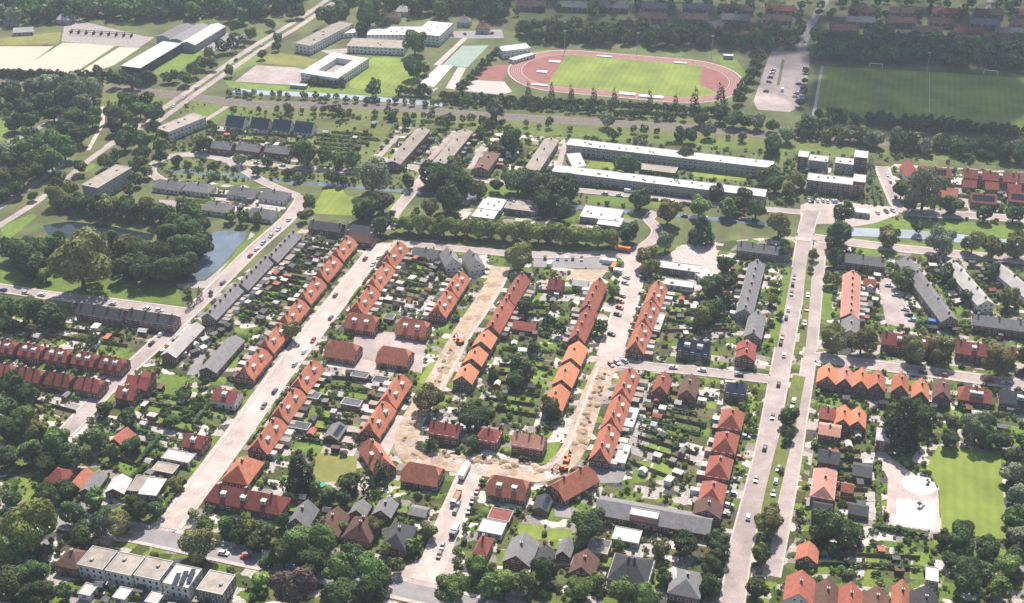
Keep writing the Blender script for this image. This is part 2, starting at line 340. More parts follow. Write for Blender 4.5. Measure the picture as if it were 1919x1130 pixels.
def tree(px, py, d, kd, label, group=None, hs=1.0, name=None):
    s = S(py); D = d / s
    for _ in range(3):                          # size from the row where the tree stands
        D *= 1.0; zc = (0.55 if KINDS[kd] == 'round' else 1.1) * D * hs
        w = P(px, py, zc); D = d / (FPX / math.sqrt(w.x ** 2 * 0 + (w.y * ct + (CAMH - zc) * st) ** 2))
    i = NTREE['n']; NTREE['n'] += 1; big, mid, sml, tr = PROTO[kd][i % 4]
    me = big if d > 42 else mid if d > 20 else sml
    r = RNG.uniform(0, 6.28)
    o = thing(name or {'p': 'conifer_tree', 't': 'poplar_tree', 'w': 'willow_tree', 'c': 'copper_beech_tree'}.get(kd, 'tree'), label, 'tree', (w.x, w.y, 0), r, group)
    D *= 1.15 if d > 60 else 1.4 if py < 600 else 1.3; o.scale = (D * RNG.uniform(0.94, 1.08), D * RNG.uniform(0.94, 1.08), D * hs * 0.95)
    obj('trunk', tr, o); obj('crown', me, o)
    return o
def trees(lst, label, group):
    for e in lst:
        px, py, d, kd = e[:4]; hs = e[4] if len(e) > 4 else RNG.uniform(0.9, 1.12)
        TREES.append((px, py, d, kd, label.format(('large ' if d > 45 else 'mid-sized ' if d > 31 else 'small ') + KW[kd]), group, hs))
def flush_trees(most=292):
    L = sorted(TREES, key=lambda t: -t[2]); spots = []
    for t in L[:most]: tree(*t)
    for px, py, d, kd, _, _, hs in L[most:]:
        D = d / S(py) * 1.45; w = P(px, py, .55 * D); spots.append((w.x, w.y, D, D * hs, kd))
    o = scatter_mesh('distant_trees', spots, 300, lambda k: 'leaf_' + ('d' if k == 't' else k)); tag(o, 'small distant trees in lines along the railway, track and canals', 'trees', None, 'stuff')
def inside(p, pg):
    c = False; j = len(pg) - 1
    for i in range(len(pg)):
        a, b = pg[i], pg[j]
        if (a.y > p.y) != (b.y > p.y) and p.x < (b.x - a.x) * (p.y - a.y) / (b.y - a.y) + a.x: c = not c
        j = i
    return c
LIGHT = {}
def light_crown(kd, q, n):
    k = (kd, q, n)
    if k not in LIGHT: LIGHT[k] = crown_arrays(np.random.default_rng(ord(kd) * 7 + q), n, KINDS[kd], 0.085)
    return LIGHT[k]
def scatter_mesh(name, spots, n, mats_of):       # many small crowns in one mesh: woodland too far off to count
    vs, qs, ix = [], [], []; k = 0; ms = []
    for (x, y, D, H, kd) in spots:
        v, q = light_crown(kd, RNG.randrange(4), n); a = RNG.uniform(0, 6.28); ca, sa = math.cos(a), math.sin(a)
        vv = np.stack([(v[:, 0] * ca - v[:, 1] * sa) * D + x, (v[:, 0] * sa + v[:, 1] * ca) * D + y, v[:, 2] * H], 1)
        m = mats_of(kd)
        if m not in ms: ms.append(m)
        vs.append(vv); qs.append(q + k); ix.append(np.full(len(q), ms.index(m))); k += len(v)
    return obj(name, npmesh(name, np.vstack(vs), np.vstack(qs), ms, np.concatenate(ix).astype(np.int32)))
def wood(label, pts, D0, D1, kinds, name='woodland', sp=0.78, n=240):
    w = [P(*p) for p in pts]; x0 = min(p.x for p in w); x1 = max(p.x for p in w); y0 = min(p.y for p in w); y1 = max(p.y for p in w)
    st_ = (D0 + D1) / 2 * sp; spots = []; y = y0
    while y < y1:
        x = x0 + RNG.uniform(0, st_)
        while x < x1:
            p = Vector((x + RNG.uniform(-.35, .35) * st_, y + RNG.uniform(-.35, .35) * st_))
            if inside(p, w):
                D = RNG.uniform(D0, D1); spots.append((p.x, p.y, D, D * RNG.uniform(0.9, 1.25), RNG.choice(kinds)))
            x += st_
        y += st_ * 0.87
    if spots:
        o = scatter_mesh(name, spots, n, lambda k: 'leaf_' + ('d' if k == 't' else k)); tag(o, label, 'woodland', None, 'stuff')
BUSHM = [npmesh('foliage', *crown_arrays(np.random.default_rng(60 + q), 220, 'bush', 0.085), ['leaf_' + 'gdyog'[q % 5]]) for q in range(10)]
HEDGEM = [npmesh('foliage', *crown_arrays(np.random.default_rng(80 + q), 420, 'hedge', 0.30), ['leaf_' + 'gd'[q % 2]]) for q in range(4)]
LANDMARKS = [(560, 520, 'the pond street terrace'), (790, 530, 'the white-gabled houses'), (620, 770, 'the lower orange rows'), (1000, 600, 'the long red-orange blocks'), (960, 740, 'the salmon houses'), (1310, 590, 'the wide navy house'), (1260, 810, 'the trench blocks'), (1350, 850, 'the red hipped houses'),
             (150, 640, 'the upper red row'), (80, 740, 'the lower red row'), (320, 830, 'the pale street gardens'), (1620, 550, 'the pinkish terrace'), (1800, 540, 'the slanting terraces'), (1700, 740, 'the small gabled row'), (1580, 870, 'the pale pink hipped house'), (1620, 1050, 'the bottom right villas'), (1100, 1050, 'the big black-blue villa'),
             (650, 970, 'the broad brown hipped house'), (300, 1080, 'the white flat-topped houses'), (480, 260, 'the navy-roofed houses'), (420, 370, 'the bungalow blocks'), (850, 280, 'the brown-roofed terraces'), (1250, 330, 'the long apartment blocks'), (1800, 360, 'the solar-roofed red houses'), (900, 230, 'the railway bank'), (1820, 800, 'the playground lawn'), (460, 900, 'the long dark-red roof')]
def near(x, y):
    return min(LANDMARKS, key=lambda l: (P(l[0], l[1]) - Vector((x, y))).length)[2]
BUSHES = []                                      # gathered, then the largest in view become things, the rest one mass
def bush(p, d): BUSHES.append((p.x, p.y, d))
def hedge(a, b, label, group=None, h=1.0, name='garden_hedge', wd=1.0):
    d = b - a; c = (a + b) / 2
    o = obj(name, RNG.choice(HEDGEM), None, (c.x, c.y, 0), math.atan2(d.y, d.x), (d.length / 8, wd, h)); return tag(o, label, 'hedge', group)

# ------------------------------------------------------------------ buildings
def solid_roof(kind, L, W, ze, zr, oh, hip):
    sl = (zr - ze) / (W / 2); e0 = ze - sl * oh; a = W / 2 + oh; X = L / 2 + oh * 0.6; t = 0.28
    if kind == 'gable':
        s = [(-a, e0), (0, zr), (a, e0), (a, e0 - t), (0, zr - t), (-a, e0 - t)]
        v = [(-X, y, z) for y, z in s] + [(X, y, z) for y, z in s]
        f = [(5, 4, 1, 0), (4, 3, 2, 1), (6, 7, 10, 11), (7, 8, 9, 10)]
        for i in range(6): j = (i + 1) % 6; f.append((i, j, 6 + j, 6 + i))
        return v, f
    if kind == 'hip':
        k = min(a * hip, X * 0.97)
        v = [(-X, -a, e0), (X, -a, e0), (X, a, e0), (-X, a, e0), (-X + k, 0, zr), (X - k, 0, zr), (-X, -a, e0 - t), (X, -a, e0 - t), (X, a, e0 - t), (-X, a, e0 - t)]
        return v, [(0, 1, 5, 4), (2, 3, 4, 5), (3, 0, 4), (1, 2, 5), (0, 6, 7, 1), (1, 7, 8, 2), (2, 8, 9, 3), (3, 9, 6, 0), (6, 9, 8, 7)]
    zh = e0 + (zr - e0) * 0.55; q = a * (zr - zh) / (zr - e0); k = min(q * 0.9, X * 0.9)      # half hip
    v = [(-X, -a, e0), (X, -a, e0), (X, a, e0), (-X, a, e0), (-X, -q, zh), (X, -q, zh), (X, q, zh), (-X, q, zh), (-X + k, 0, zr), (X - k, 0, zr)]
    v += [(x, y, z - t) for x, y, z in v[:8]]
    f = [(0, 1, 5, 9, 8, 4), (2, 3, 7, 8, 9, 6), (5, 6, 9), (7, 4, 8), (0, 10, 11, 1), (2, 12, 13, 3), (1, 11, 15, 5), (5, 15, 16, 6), (6, 16, 12, 2), (3, 13, 17, 7), (7, 17, 14, 4), (4, 14, 10, 0),
         (10, 14, 15, 11), (12, 16, 17, 13), (14, 17, 16, 15)]
    return v, f
WINM = {}
def win_mesh(w, h):
    k = (round(w, 1), round(h, 1))
    if k not in WINM:
        mb = MB(); t = 0.14
        mb.box(-w / 2, w / 2, 0, 0.1, 0, t).box(-w / 2, w / 2, 0, 0.1, h - t, h).box(-w / 2, -w / 2 + t, 0, 0.1, t, h - t).box(w / 2 - t, w / 2, 0, 0.1, t, h - t)
        if w > 1.5: mb.box(-t / 2, t / 2, 0, 0.09, t, h - t)
        mb.box(-w / 2 + t, w / 2 - t, 0, 0.04, t, h - t, 1)
        WINM[k] = mb.mesh('window', ['white_paint', 'glass'])
    return WINM[k]
_db = MB(); _db.box(-0.5, 0.5, 0, 0.08, 0, 2.1); DOORM = _db.mesh('door', ['door_paint'])
_cb = MB(); _cb.box(-0.4, 0.4, -0.5, 0.5, 0, 1.9).box(-0.48, 0.48, -0.58, 0.58, 1.9, 2.1, 1).box(-0.2, 0.2, -0.2, 0.2, 2.1, 2.4, 2); CHIMM = _cb.mesh('chimney', ['brick', 'felt_light', 'roof_rust'])
_vb = MB(); _vb.box(-0.6, 0.6, -0.6, 0.6, 0, 0.7).box(-0.7, 0.7, -0.7, 0.7, 0.7, 0.8); VENTM = _vb.mesh('roof_vent', ['render_grey'])
_sk = MB(); _sk.box(-0.9, 0.9, -0.6, 0.6, 0, 0.12).box(-0.75, 0.75, -0.45, 0.45, 0.12, 0.2, 1); SKYM = _sk.mesh('skylight', ['white_paint', 'glass'])
def visible_faces(c, ang):
    out = []
    for k, (nx, ny) in enumerate(((0, 1), (0, -1), (1, 0), (-1, 0))):
        wx = nx * math.cos(ang) - ny * math.sin(ang); wy = nx * math.sin(ang) + ny * math.cos(ang)
        if -(wx * c.x + wy * c.y) / max(1, c.length) > -0.12: out.append(k)
    return out
def put_windows(root, L, W, ze, faces, sp=3.0, ww=1.5, wh=1.35, door=True, fh=2.6, maxf=9):
    fl = min(maxf, max(1, int((ze + 0.4) / fh)))
    for k in faces:
        ln = L if k < 2 else W; n = max(1, int(ln / sp)); rz = (0, math.pi, -math.pi / 2, math.pi / 2)[k]
        for i in range(n):
            u = (i + 0.5 - n / 2) * ln / n
            for f in range(fl):
                off = (W / 2 if k < 2 else L / 2)
                loc = {0: (-u, off, 0), 1: (u, -off, 0), 2: (off, u, 0), 3: (-off, -u, 0)}[k]
                if door and f == 0 and k < 2 and i % 3 == 1: obj('door', DOORM, root, (loc[0], loc[1], 0.05), rz); continue
                obj('window', win_mesh(ww, wh), root, (loc[0], loc[1], 0.95 + f * fh), rz)
def frame_of(r, z, snap=True):
    a = P(r[0], r[1], z); b = P(r[2], r[3], z); c = (a + b) / 2; d = b - a; L = d.length; ang = math.atan2(d.y, d.x)
    if snap:
        k = round((ang - ANG_U) / (math.pi / 2)); s = ANG_U + k * math.pi / 2
        if abs(ang - s) < math.radians(14): ang = s
    return c, L, ang
def house(label, r, Wd, ze, zr, roof='gable', rm='roof_orange', wm='brick', name='house', group=None, chim=2, dorm=0, sp=3.0, snap=True, oh=0.45, hip=1.0, L=None, cat='house', solar=0, win=True, dl=2.2, gm=None, c=None, ang=None, dside=None, ext=0):
    ze, zr = ze * .9, zr - ze * .1
    if c is None:
        c, L0, ang = frame_of(r, zr, snap)
        if L is None: L = L0
    FOOT.append((c, ang, L, Wd)); root = thing(name, label, cat, (c.x, c.y, 0), ang, group); vf = visible_faces(c, ang); cl = (L / 2, Wd / 2)
    # walls
    h = ze - 0.12; x, y = cl; k = 0.0
    v = boxv(-x, x, -y, y, -0.3, h); f = list(BOXF)
    if roof in ('gable', 'half'):
        f = [(0, 3, 2, 1), (0, 1, 5, 4), (2, 3, 7, 6)]
        if roof == 'gable':
            v += [(-x, 0, zr - 0.2), (x, 0, zr - 0.2)]; f += [(1, 2, 6, 9, 5), (3, 0, 4, 8, 7), (4, 5, 9, 8), (6, 7, 8, 9)]
        else:
            zh = ze + (zr - ze) * 0.5; q = y * 0.48
            v += [(-x, -q, zh), (-x, q, zh), (x, -q, zh), (x, q, zh)]; f += [(1, 2, 6, 11, 10, 5), (3, 0, 4, 8, 9, 7), (8, 10, 11, 9), (4, 5, 10, 8), (6, 7, 9, 11)]
    obj('wall', mesh('wall', v, f, wm), root)
    rv, rf = solid_roof(roof, L, Wd, ze, zr, oh, hip)
    obj('roof', mesh('roof', rv, rf, rm), root)
    for i in range(chim):
        u = 0 if chim == 1 else (i / (chim - 1) - 0.5) * (L - (2 if roof == 'gable' else 0.9 * Wd)) * 0.94
        obj('chimney', CHIMM, root, (u, 0.25, zr - 1.0))
    sl = (zr - ze) / (Wd / 2)
    sides = [1 if k == 0 else -1 for k in vf if k < 2] if dside is None else [dside]
    if dorm:
        s = sides[0] if sides else 1
        for i in range(dorm):
            u = (i + 0.5 - dorm / 2) * L / dorm * 0.8
            yf = Wd / 2 * 0.66; z0 = zr - sl * yf; dh = min(1.7, (zr - z0) * 0.8); yb = (zr - z0 - dh) / sl * 0.9
            mb = MB(); mb.box(-dl / 2, dl / 2, yb, yf, z0 - 0.3, z0 + dh).box(-dl / 2 - 0.15, dl / 2 + 0.15, yb, yf + 0.2, z0 + dh, z0 + dh + 0.14, 1)
            dm = obj('dormer', mb.mesh('dormer', ['white_paint', 'felt_light']), root, (u, 0, 0), 0 if s > 0 else math.pi)
            obj('window', win_mesh(dl - 0.5, min(1.1, dh - 0.3)), dm, (0, yf, z0 + 0.2))
    if solar:
        s = sides[0] if sides else 1; al = math.atan(sl)
        for i in range(solar):
            u = (i + 0.5 - solar / 2) * min(1.75, L * 0.86 / solar)
            mb = MB(); y0, y1 = Wd * 0.12, Wd * 0.42; z0, z1 = zr - sl * y0 + 0.14, zr - sl * y1 + 0.14
            hw = min(1.6, L * 0.8 / solar) / 2
            mb.add([(-hw, y0, z0), (hw, y0, z0), (hw, y1, z1), (-hw, y1, z1), (-hw, y0, z0 - 0.1), (hw, y0, z0 - 0.1), (hw, y1, z1 - 0.1), (-hw, y1, z1 - 0.1)], [(0, 3, 2, 1), (0, 1, 5, 4), (1, 2, 6, 5), (2, 3, 7, 6), (3, 0, 4, 7)])
            obj('solar_panel', mb.mesh('solar_panel', ['solar']), root, (u, 0, 0), 0 if s > 0 else math.pi)
    for i in range(abs(ext)):
        s = 1 if ext > 0 else -1; n_ = abs(ext); u = (i + .5 - n_ / 2) * L / n_ + RNG.uniform(-.6, .6); w_2 = RNG.uniform(2.2, 3.6) / 2; dp = RNG.uniform(2.5, 5); hh = RNG.uniform(2.4, 3.0)
        y0, y1 = sorted((s * Wd / 2 * .98, s * (Wd / 2 + dp))); e_ = obj('extension', mesh('extension', boxv(u - w_2, u + w_2, y0, y1, -.1, hh), BOXF, RNG.choice(['render_white', 'brick', 'render_grey'])), root)
        obj('flat_roof', mesh('flat_roof', boxv(u - w_2 - .15, u + w_2 + .15, y0 - .1, y1 + .15, hh + .003, hh + .2), BOXF, RNG.choice(['felt_light', 'felt_gravel', 'felt_dark', 'felt_gravel'])), e_)
    if win:
        put_windows(root, L, Wd, ze, vf, sp)
        if roof in ('gable', 'half') and zr - ze > 3:
            for k in vf:
                if k >= 2:
                    for e in ((-1.3, 1.3) if Wd > 8 else (0,)):
                        sx = x if k == 2 else -x
                        obj('window', win_mesh(1.2, 1.2), root, (sx, e, ze + 0.35), -math.pi / 2 if k == 2 else math.pi / 2)
    return root
def flat(label, r, Wd, h, rm='felt_light', wm='render_white', name='building', group=None, sp=3.2, snap=True, cat='building', vents=2, win=True, ww=2.0, wh=1.5, L=None, sky=0, door=True, fh=2.6):
    h *= .86; c, L0, ang = frame_of(r, h, snap)
    if L is None: L = L0
    FOOT.append((c, ang, L, Wd)); root = thing(name, label, cat, (c.x, c.y, 0), ang, group); vf = visible_faces(c, ang)
    obj('wall', mesh('wall', boxv(-L / 2, L / 2, -Wd / 2, Wd / 2, -0.3, h - 0.02), BOXF, wm), root)
    mb = MB(); a, b = L / 2 + 0.2, Wd / 2 + 0.2
    mb.box(-a, a, -b, b, h, h + 0.22)
    for x0, x1, y0, y1 in ((-a - 0.003, a + 0.003, -b - 0.003, -b + 0.3), (-a - 0.003, a + 0.003, b - 0.3, b + 0.003), (-a - 0.003, -a + 0.3, -b + 0.3, b - 0.3), (a - 0.3, a + 0.003, -b + 0.3, b - 0.3)): mb.box(x0, x1, y0, y1, h + 0.002, h + 0.45, 1)
    obj('roof', mb.mesh('roof', [rm, 'felt_light' if rm != 'felt_light' else 'render_grey']), root)
    for i in range(vents): obj('roof_vent', VENTM, root, (RNG.uniform(-.42, .42) * L, RNG.uniform(-.25, .25) * Wd, h + 0.22), 0)
    for i in range(sky): obj('skylight', SKYM, root, ((i + 0.5 - sky / 2) * L / sky * 0.9, RNG.uniform(-.2, .2) * Wd, h + 0.22), 0)
    if win: put_windows(root, L, Wd, h, vf, sp, ww, wh, door, fh)
    return root
def row(fmt, x0, y0, x1, y1, n, Wd, ze, zr, gap=2.5, **kw):          # n blocks of one terrace on a ridge line seen at height zr; {} takes the ordinal from the first end
    a = P(x0, y0, zr); b = P(x1, y1, zr); d = b - a; Lt = d.length; Lb = (Lt - gap * (n - 1)) / n; ang = math.atan2(d.y, d.x)
    k = round((ang - ANG_U) / (math.pi / 2)); s = ANG_U + k * math.pi / 2
    if abs(ang - s) < math.radians(14) and kw.pop('snap', True): ang = s
    for i in range(n):
        c = a + d * ((i + 0.5) * (Lb + gap) - gap / 2) / Lt
        house(fmt.format(ORD[i]), None, Wd, ze, zr, c=c, L=Lb, ang=ang, **kw)

# ------------------------------------------------------------------ vehicles
def extrude_profile(mb, pr, y, m=0):
    n = len(pr); v = [(x, -y, z) for x, z in pr] + [(x, y, z) for x, z in pr]
    f = [tuple(range(n)), tuple(range(2 * n - 1, n - 1, -1))] + [(i, n + i, n + (i + 1) % n, (i + 1) % n) for i in range(n)]
    mb.add(v, f, m)
CARM = {}
for k in CARCOL:
    mb = MB(); extrude_profile(mb, [(-2.1, 0.35), (2.1, 0.35), (2.12, 0.7), (1.95, 0.82), (1.0, 0.95), (-1.95, 0.98), (-2.12, 0.85)], 0.86); b_ = mb.mesh('body', ['car_' + k])
    mb = MB(); mb.add([(-1.5, -0.62, 1.42), (0.3, -0.62, 1.42), (0.3, 0.62, 1.42), (-1.5, 0.62, 1.42), (-1.5, -0.62, 1.47), (0.3, -0.62, 1.47), (0.3, 0.62, 1.47), (-1.5, 0.62, 1.47)], BOXF); r_ = mb.mesh('roof', ['car_' + k])
    CARM[k] = (b_, r_)
mb = MB(); mb.add([(-1.9, -0.8, 0.94), (1.05, -0.8, 0.94), (1.05, 0.8, 0.94), (-1.9, 0.8, 0.94), (-1.55, -0.65, 1.42), (0.35, -0.65, 1.42), (0.35, 0.65, 1.42), (-1.55, 0.65, 1.42)], BOXF); CARGLASS = mb.mesh('windows', ['glass'])
mb = MB(); mb.cyl((0, -0.1, 0), (0, 0.1, 0), 0.33, 0.33, 10); mb.cyl((0, -0.12, 0), (0, 0.12, 0), 0.19, 0.19, 8, 1); WHEELM = mb.mesh('wheel', ['tyre', 'metal_light'])
NC = {'n': 0}
def car(px, py, ang, col, label, group, van=False, w=None):
    if w is None: w = P(px, py, 0.7)
    NC['n'] += 1
    o = thing('van' if van else 'car', label, 'van' if van else 'car', (w.x, w.y, 0.16), ang, group)
    if van:
        mb = MB(); extrude_profile(mb, [(-2.6, 0.4), (2.5, 0.4), (2.55, 0.95), (1.9, 1.15), (1.4, 2.0), (-2.6, 2.1)], 0.95); obj('body', mb.mesh('body', ['car_' + col]), o)
        mb = MB(); extrude_profile(mb, [(1.93, 1.16), (1.47, 1.92), (1.0, 1.92), (1.0, 1.16)], 0.97); obj('windows', mb.mesh('windows', ['glass']), o)
    else:
        obj('body', CARM[col][0], o); obj('windows', CARGLASS, o); obj('roof', CARM[col][1], o)
    if w.y < 540 or van:
        for sx in (-1.35, 1.35):
            for sy in (-0.78, 0.78): obj('wheel', WHEELM, o, (sx, sy, 0.33))
    o.scale = (1.06, 1.06, 1.06)
    return o
CC = ['silver', 'black', 'grey', 'white', 'dark blue', 'red', 'silver', 'grey', 'black', 'white', 'pale blue']
def park(pts, n, where, group, ang=None, jit=1.5, skip=0.1):
    w = [P(*p) for p in pts]; L = smooth_line(w, 1.0)
    for i in range(n):
        if RNG.random() < skip: continue
        t = (i + 0.5) / n * (len(L) - 1); k = min(int(t), len(L) - 2); p = L[k]; d = L[k + 1] - L[k]
        a = math.atan2(d.y, d.x) + (ang or 0) + RNG.uniform(-.03, .03) + (math.pi if RNG.random() < .4 else 0)
        col = RNG.choice(CC); car(0, 0, a, col, f'{col} car {where}', group + ', ' + col, w=p + Vector((RNG.uniform(-.2, .2), RNG.uniform(-jit, jit) * 0.3)))
# ------------------------------------------------------------------ gardens
SHEDS = {'n': 0}
SHC = [('pale grey', 'felt_light', 'render_grey'), ('dark felt', 'felt_dark', 'brick'), ('dark felt', 'felt_dark', 'timber_dark'), ('pale grey', 'felt_light', 'timber'), ('grey', 'roof_grey', 'brick_brown'), ('rusty red', 'roof_rust', 'timber'), ('white', 'felt_white', 'render_white'), ('brown', 'roof_brown', 'timber_dark'), ('dark felt', 'felt_dark', 'brick_brown')]
def shed(c, ang, l, w, h, k, where, gable=False):
    SHEDS['n'] += 1
    nm, rm, wm = SHC[k]; kind = 'pitched' if gable else 'flat'
    o = thing('garden_shed', f'{nm} {kind}-roofed shed in {where}', 'shed', (c.x, c.y, 0), ang, f'{nm} {kind} sheds in {where}')
    obj('wall', mesh('wall', boxv(-l / 2, l / 2, -w / 2, w / 2, -0.1, h - 0.02), BOXF, wm), o)
    if gable: v, f = solid_roof('gable', l, w, h, h + w * 0.3, 0.2, 1)
    else: v, f = boxv(-l / 2 - .15, l / 2 + .15, -w / 2 - .15, w / 2 + .15, h, h + 0.18), BOXF
    obj('roof', mesh('roof', v, f, rm), o)
    obj('door', DOORM, o, (0, -w / 2, 0), math.pi, (0.9, 1, 0.95))
SHEDM = {}
def garden(where, q, n, sh=1, green=0.5, bs=3, fence=0.7, hed=0.25, segs=3, ss=1.0):
    A, B, Cq, D = [P(*p) for p in q]
    pt = lambda s, t: (A * (1 - s) + D * s) * (1 - t) + (B * (1 - s) + Cq * s) * t
    for i in range(n):
        s0, s1 = i / n, (i + 1) / n
        cuts = [0] + sorted(RNG.uniform(0.15, 0.85) for _ in range(segs - 1)) + [1]
        for k in range(segs):
            a, b = cuts[k] + 0.005, cuts[k + 1] - 0.005
            if b - a < 0.05: continue
            r = RNG.random(); m, nm = ('lawn', 'lawn') if r < green * 0.5 else ('planting', 'flower_bed') if r < green else ('paving', 'patio') if r < green + (1 - green) * 0.55 else ('soil', 'flower_bed')
            e = 0.03 / n
            poly(nm, [pt(s0 + e, a), pt(s0 + e, b), pt(s1 - e, b), pt(s1 - e, a)], 0.03, m, world=True)
        d = pt((s0 + s1) / 2, 1) - pt((s0 + s1) / 2, 0); ang = math.atan2(d.y, d.x); Lt = d.length; Wt = (pt(s1, .5) - pt(s0, .5)).length
        ns = int(sh) + (RNG.random() < sh - int(sh))
        used = []
        for k in range(ns):
            t = RNG.uniform(0.12, 0.88)
            if any(abs(t - u) * Lt < 6 for u in used): continue
            used.append(t); l = RNG.uniform(2.6, 4.6) * ss; w = min(RNG.uniform(2.2, 3.4) * ss, Wt * 0.6)
            c = pt(s0 + (s1 - s0) * RNG.uniform(0.38, 0.62), t)
            if SHEDS['n'] < 296: shed(c, ang + (0 if RNG.random() < .6 else math.pi / 2), l, w, RNG.uniform(2.2, 2.8), RNG.randrange(len(SHC)), where, RNG.random() < 0.45)
        for k in range(bs):
            t = RNG.uniform(0.03, 0.97)
            if any(abs(t - u) * Lt < 3 for u in used): continue
            bush(pt(s0 + (s1 - s0) * RNG.uniform(0.1, 0.9), t), RNG.uniform(1.2, 3.6))
        if i:
            r = RNG.random()
            if r < hed:
                hedge(pt(s0, RNG.uniform(0, .2)), pt(s0, RNG.uniform(.6, 1)), f'clipped green hedge between plots in {where}', f'hedges in {where}')
            elif r < hed + fence:
                a = pt(s0, RNG.uniform(0, .15)); b = pt(s0, RNG.uniform(.7, 1)); dd = b - a; l = dd.length; c = (a + b) / 2; mb = MB()
                o = thing('garden_fence', f'brown timber fence dividing plots in {where}', 'fence', (c.x, c.y, 0), math.atan2(dd.y, dd.x), f'fences in {where}')
                mb.box(-l / 2, l / 2, -0.04, 0.04, 0.05, 1.75); obj('panel', mb.mesh('panel', ['timber']), o)
                mb = MB(); mb.box(-0.06, 0.06, -0.08, 0.08, -0.1, 1.9); pm = mb.mesh('post', ['timber_dark'])
                for e in (-1, 0, 1): obj('post', pm, o, (e * l / 2 * 0.98, 0, 0))
KEEP = []                                        # lawns, courts, water: nothing grows wild there
def fill_bushes(pts, n, d0, d1, edge=1.6):
    w = [P(*p) for p in pts]; x0 = min(p.x for p in w); x1 = max(p.x for p in w); y0 = min(p.y for p in w); y1 = max(p.y for p in w)
    rl = [(np.array([[p.x, p.y] for p in L]), wd / 2 + pw * pv + edge) for L, wd, pv, pw in ROADS]; k = 0
    for _ in range(n * 3):
        p = Vector((RNG.uniform(x0, x1), RNG.uniform(y0, y1)))
        if not inside(p, w) or any(inside(p, q) for q in KEEP): continue
        if any(abs((p.x - c.x) * math.cos(a) + (p.y - c.y) * math.sin(a)) < L / 2 + .8 and abs(-(p.x - c.x) * math.sin(a) + (p.y - c.y) * math.cos(a)) < W_ / 2 + .8 for c, a, L, W_ in FOOT): continue
        if any(((a[:, 0] - p.x) ** 2 + (a[:, 1] - p.y) ** 2).min() < r * r for a, r in rl): continue
        bush(p, d0 + (d1 - d0) * RNG.random() ** 2.2); k += 1
        if k >= n: break
def flush_bushes():
    L = sorted(BUSHES, key=lambda b: -b[2] / b[1])
    for i, (x, y, d) in enumerate(L[:290]):
        k = i % 10
        w = ['green', 'dark green', 'yellow-green', 'olive', 'green'][k % 5]
        o = obj('garden_bush', BUSHM[k], None, (x, y, 0), RNG.uniform(0, 6), (d, d, d * RNG.uniform(.8, 1.2)))
        nl = near(x, y); sz = 'big' if d > 3.6 else 'small'; tag(o, f'{sz} rounded {w} bush in the gardens near {nl}', 'bush', f'{sz} {w} bushes near {nl}')
    vs, qs, k = [], [], 0; ix = []
    ms = ['leaf_g', 'leaf_d', 'leaf_y', 'leaf_o']
    proto = [crown_arrays(np.random.default_rng(300 + q), 70, 'bush', 0.14) for q in range(6)]
    for (x, y, d) in L[290:]:
        v, q = proto[RNG.randrange(6)]; vs.append(v * np.array([d, d, d]) + np.array([x, y, 0])); qs.append(q + k); ix.append(np.full(len(q), RNG.randrange(4))); k += len(v)
    if vs:
        o = obj('shrubbery', npmesh('shrubbery', np.vstack(vs), np.vstack(qs), ms, np.concatenate(ix).astype(np.int32)))
        tag(o, 'low mixed shrubs and plants filling the gardens between the houses', 'shrubs', None, 'stuff')
# ================================================================== THE SETTING
structure('ground', mesh('ground', [(-3500, -500, 0), (3500, -500, 0), (3500, 6000, 0), (-3500, 6000, 0)], [(0, 1, 2, 3)], 'ground'))
poly('garden_ground', [(566, 428), (740, 446), (1150, 470), (1500, 440), (1600, 456), (2050, 498), (2050, 1250), (-120, 1250), (-120, 590), (340, 600)], 0.008, 'garden_mix')
poly('garden_ground', [(395, 234), (600, 244), (572, 304), (375, 296)], 0.012, 'garden_mix')
poly('garden_ground', [(292, 332), (548, 356), (532, 410), (300, 394)], 0.012, 'garden_mix')
poly('garden_ground', [(735, 236), (1062, 258), (1036, 322), (690, 304)], 0.012, 'garden_mix')
poly('garden_ground', [(860, 360), (1200, 396), (1190, 430), (860, 420)], 0.012, 'garden_mix')
poly('garden_ground', [(1640, 305), (2050, 330), (2050, 410), (1690, 400)], 0.008, 'garden_mix')
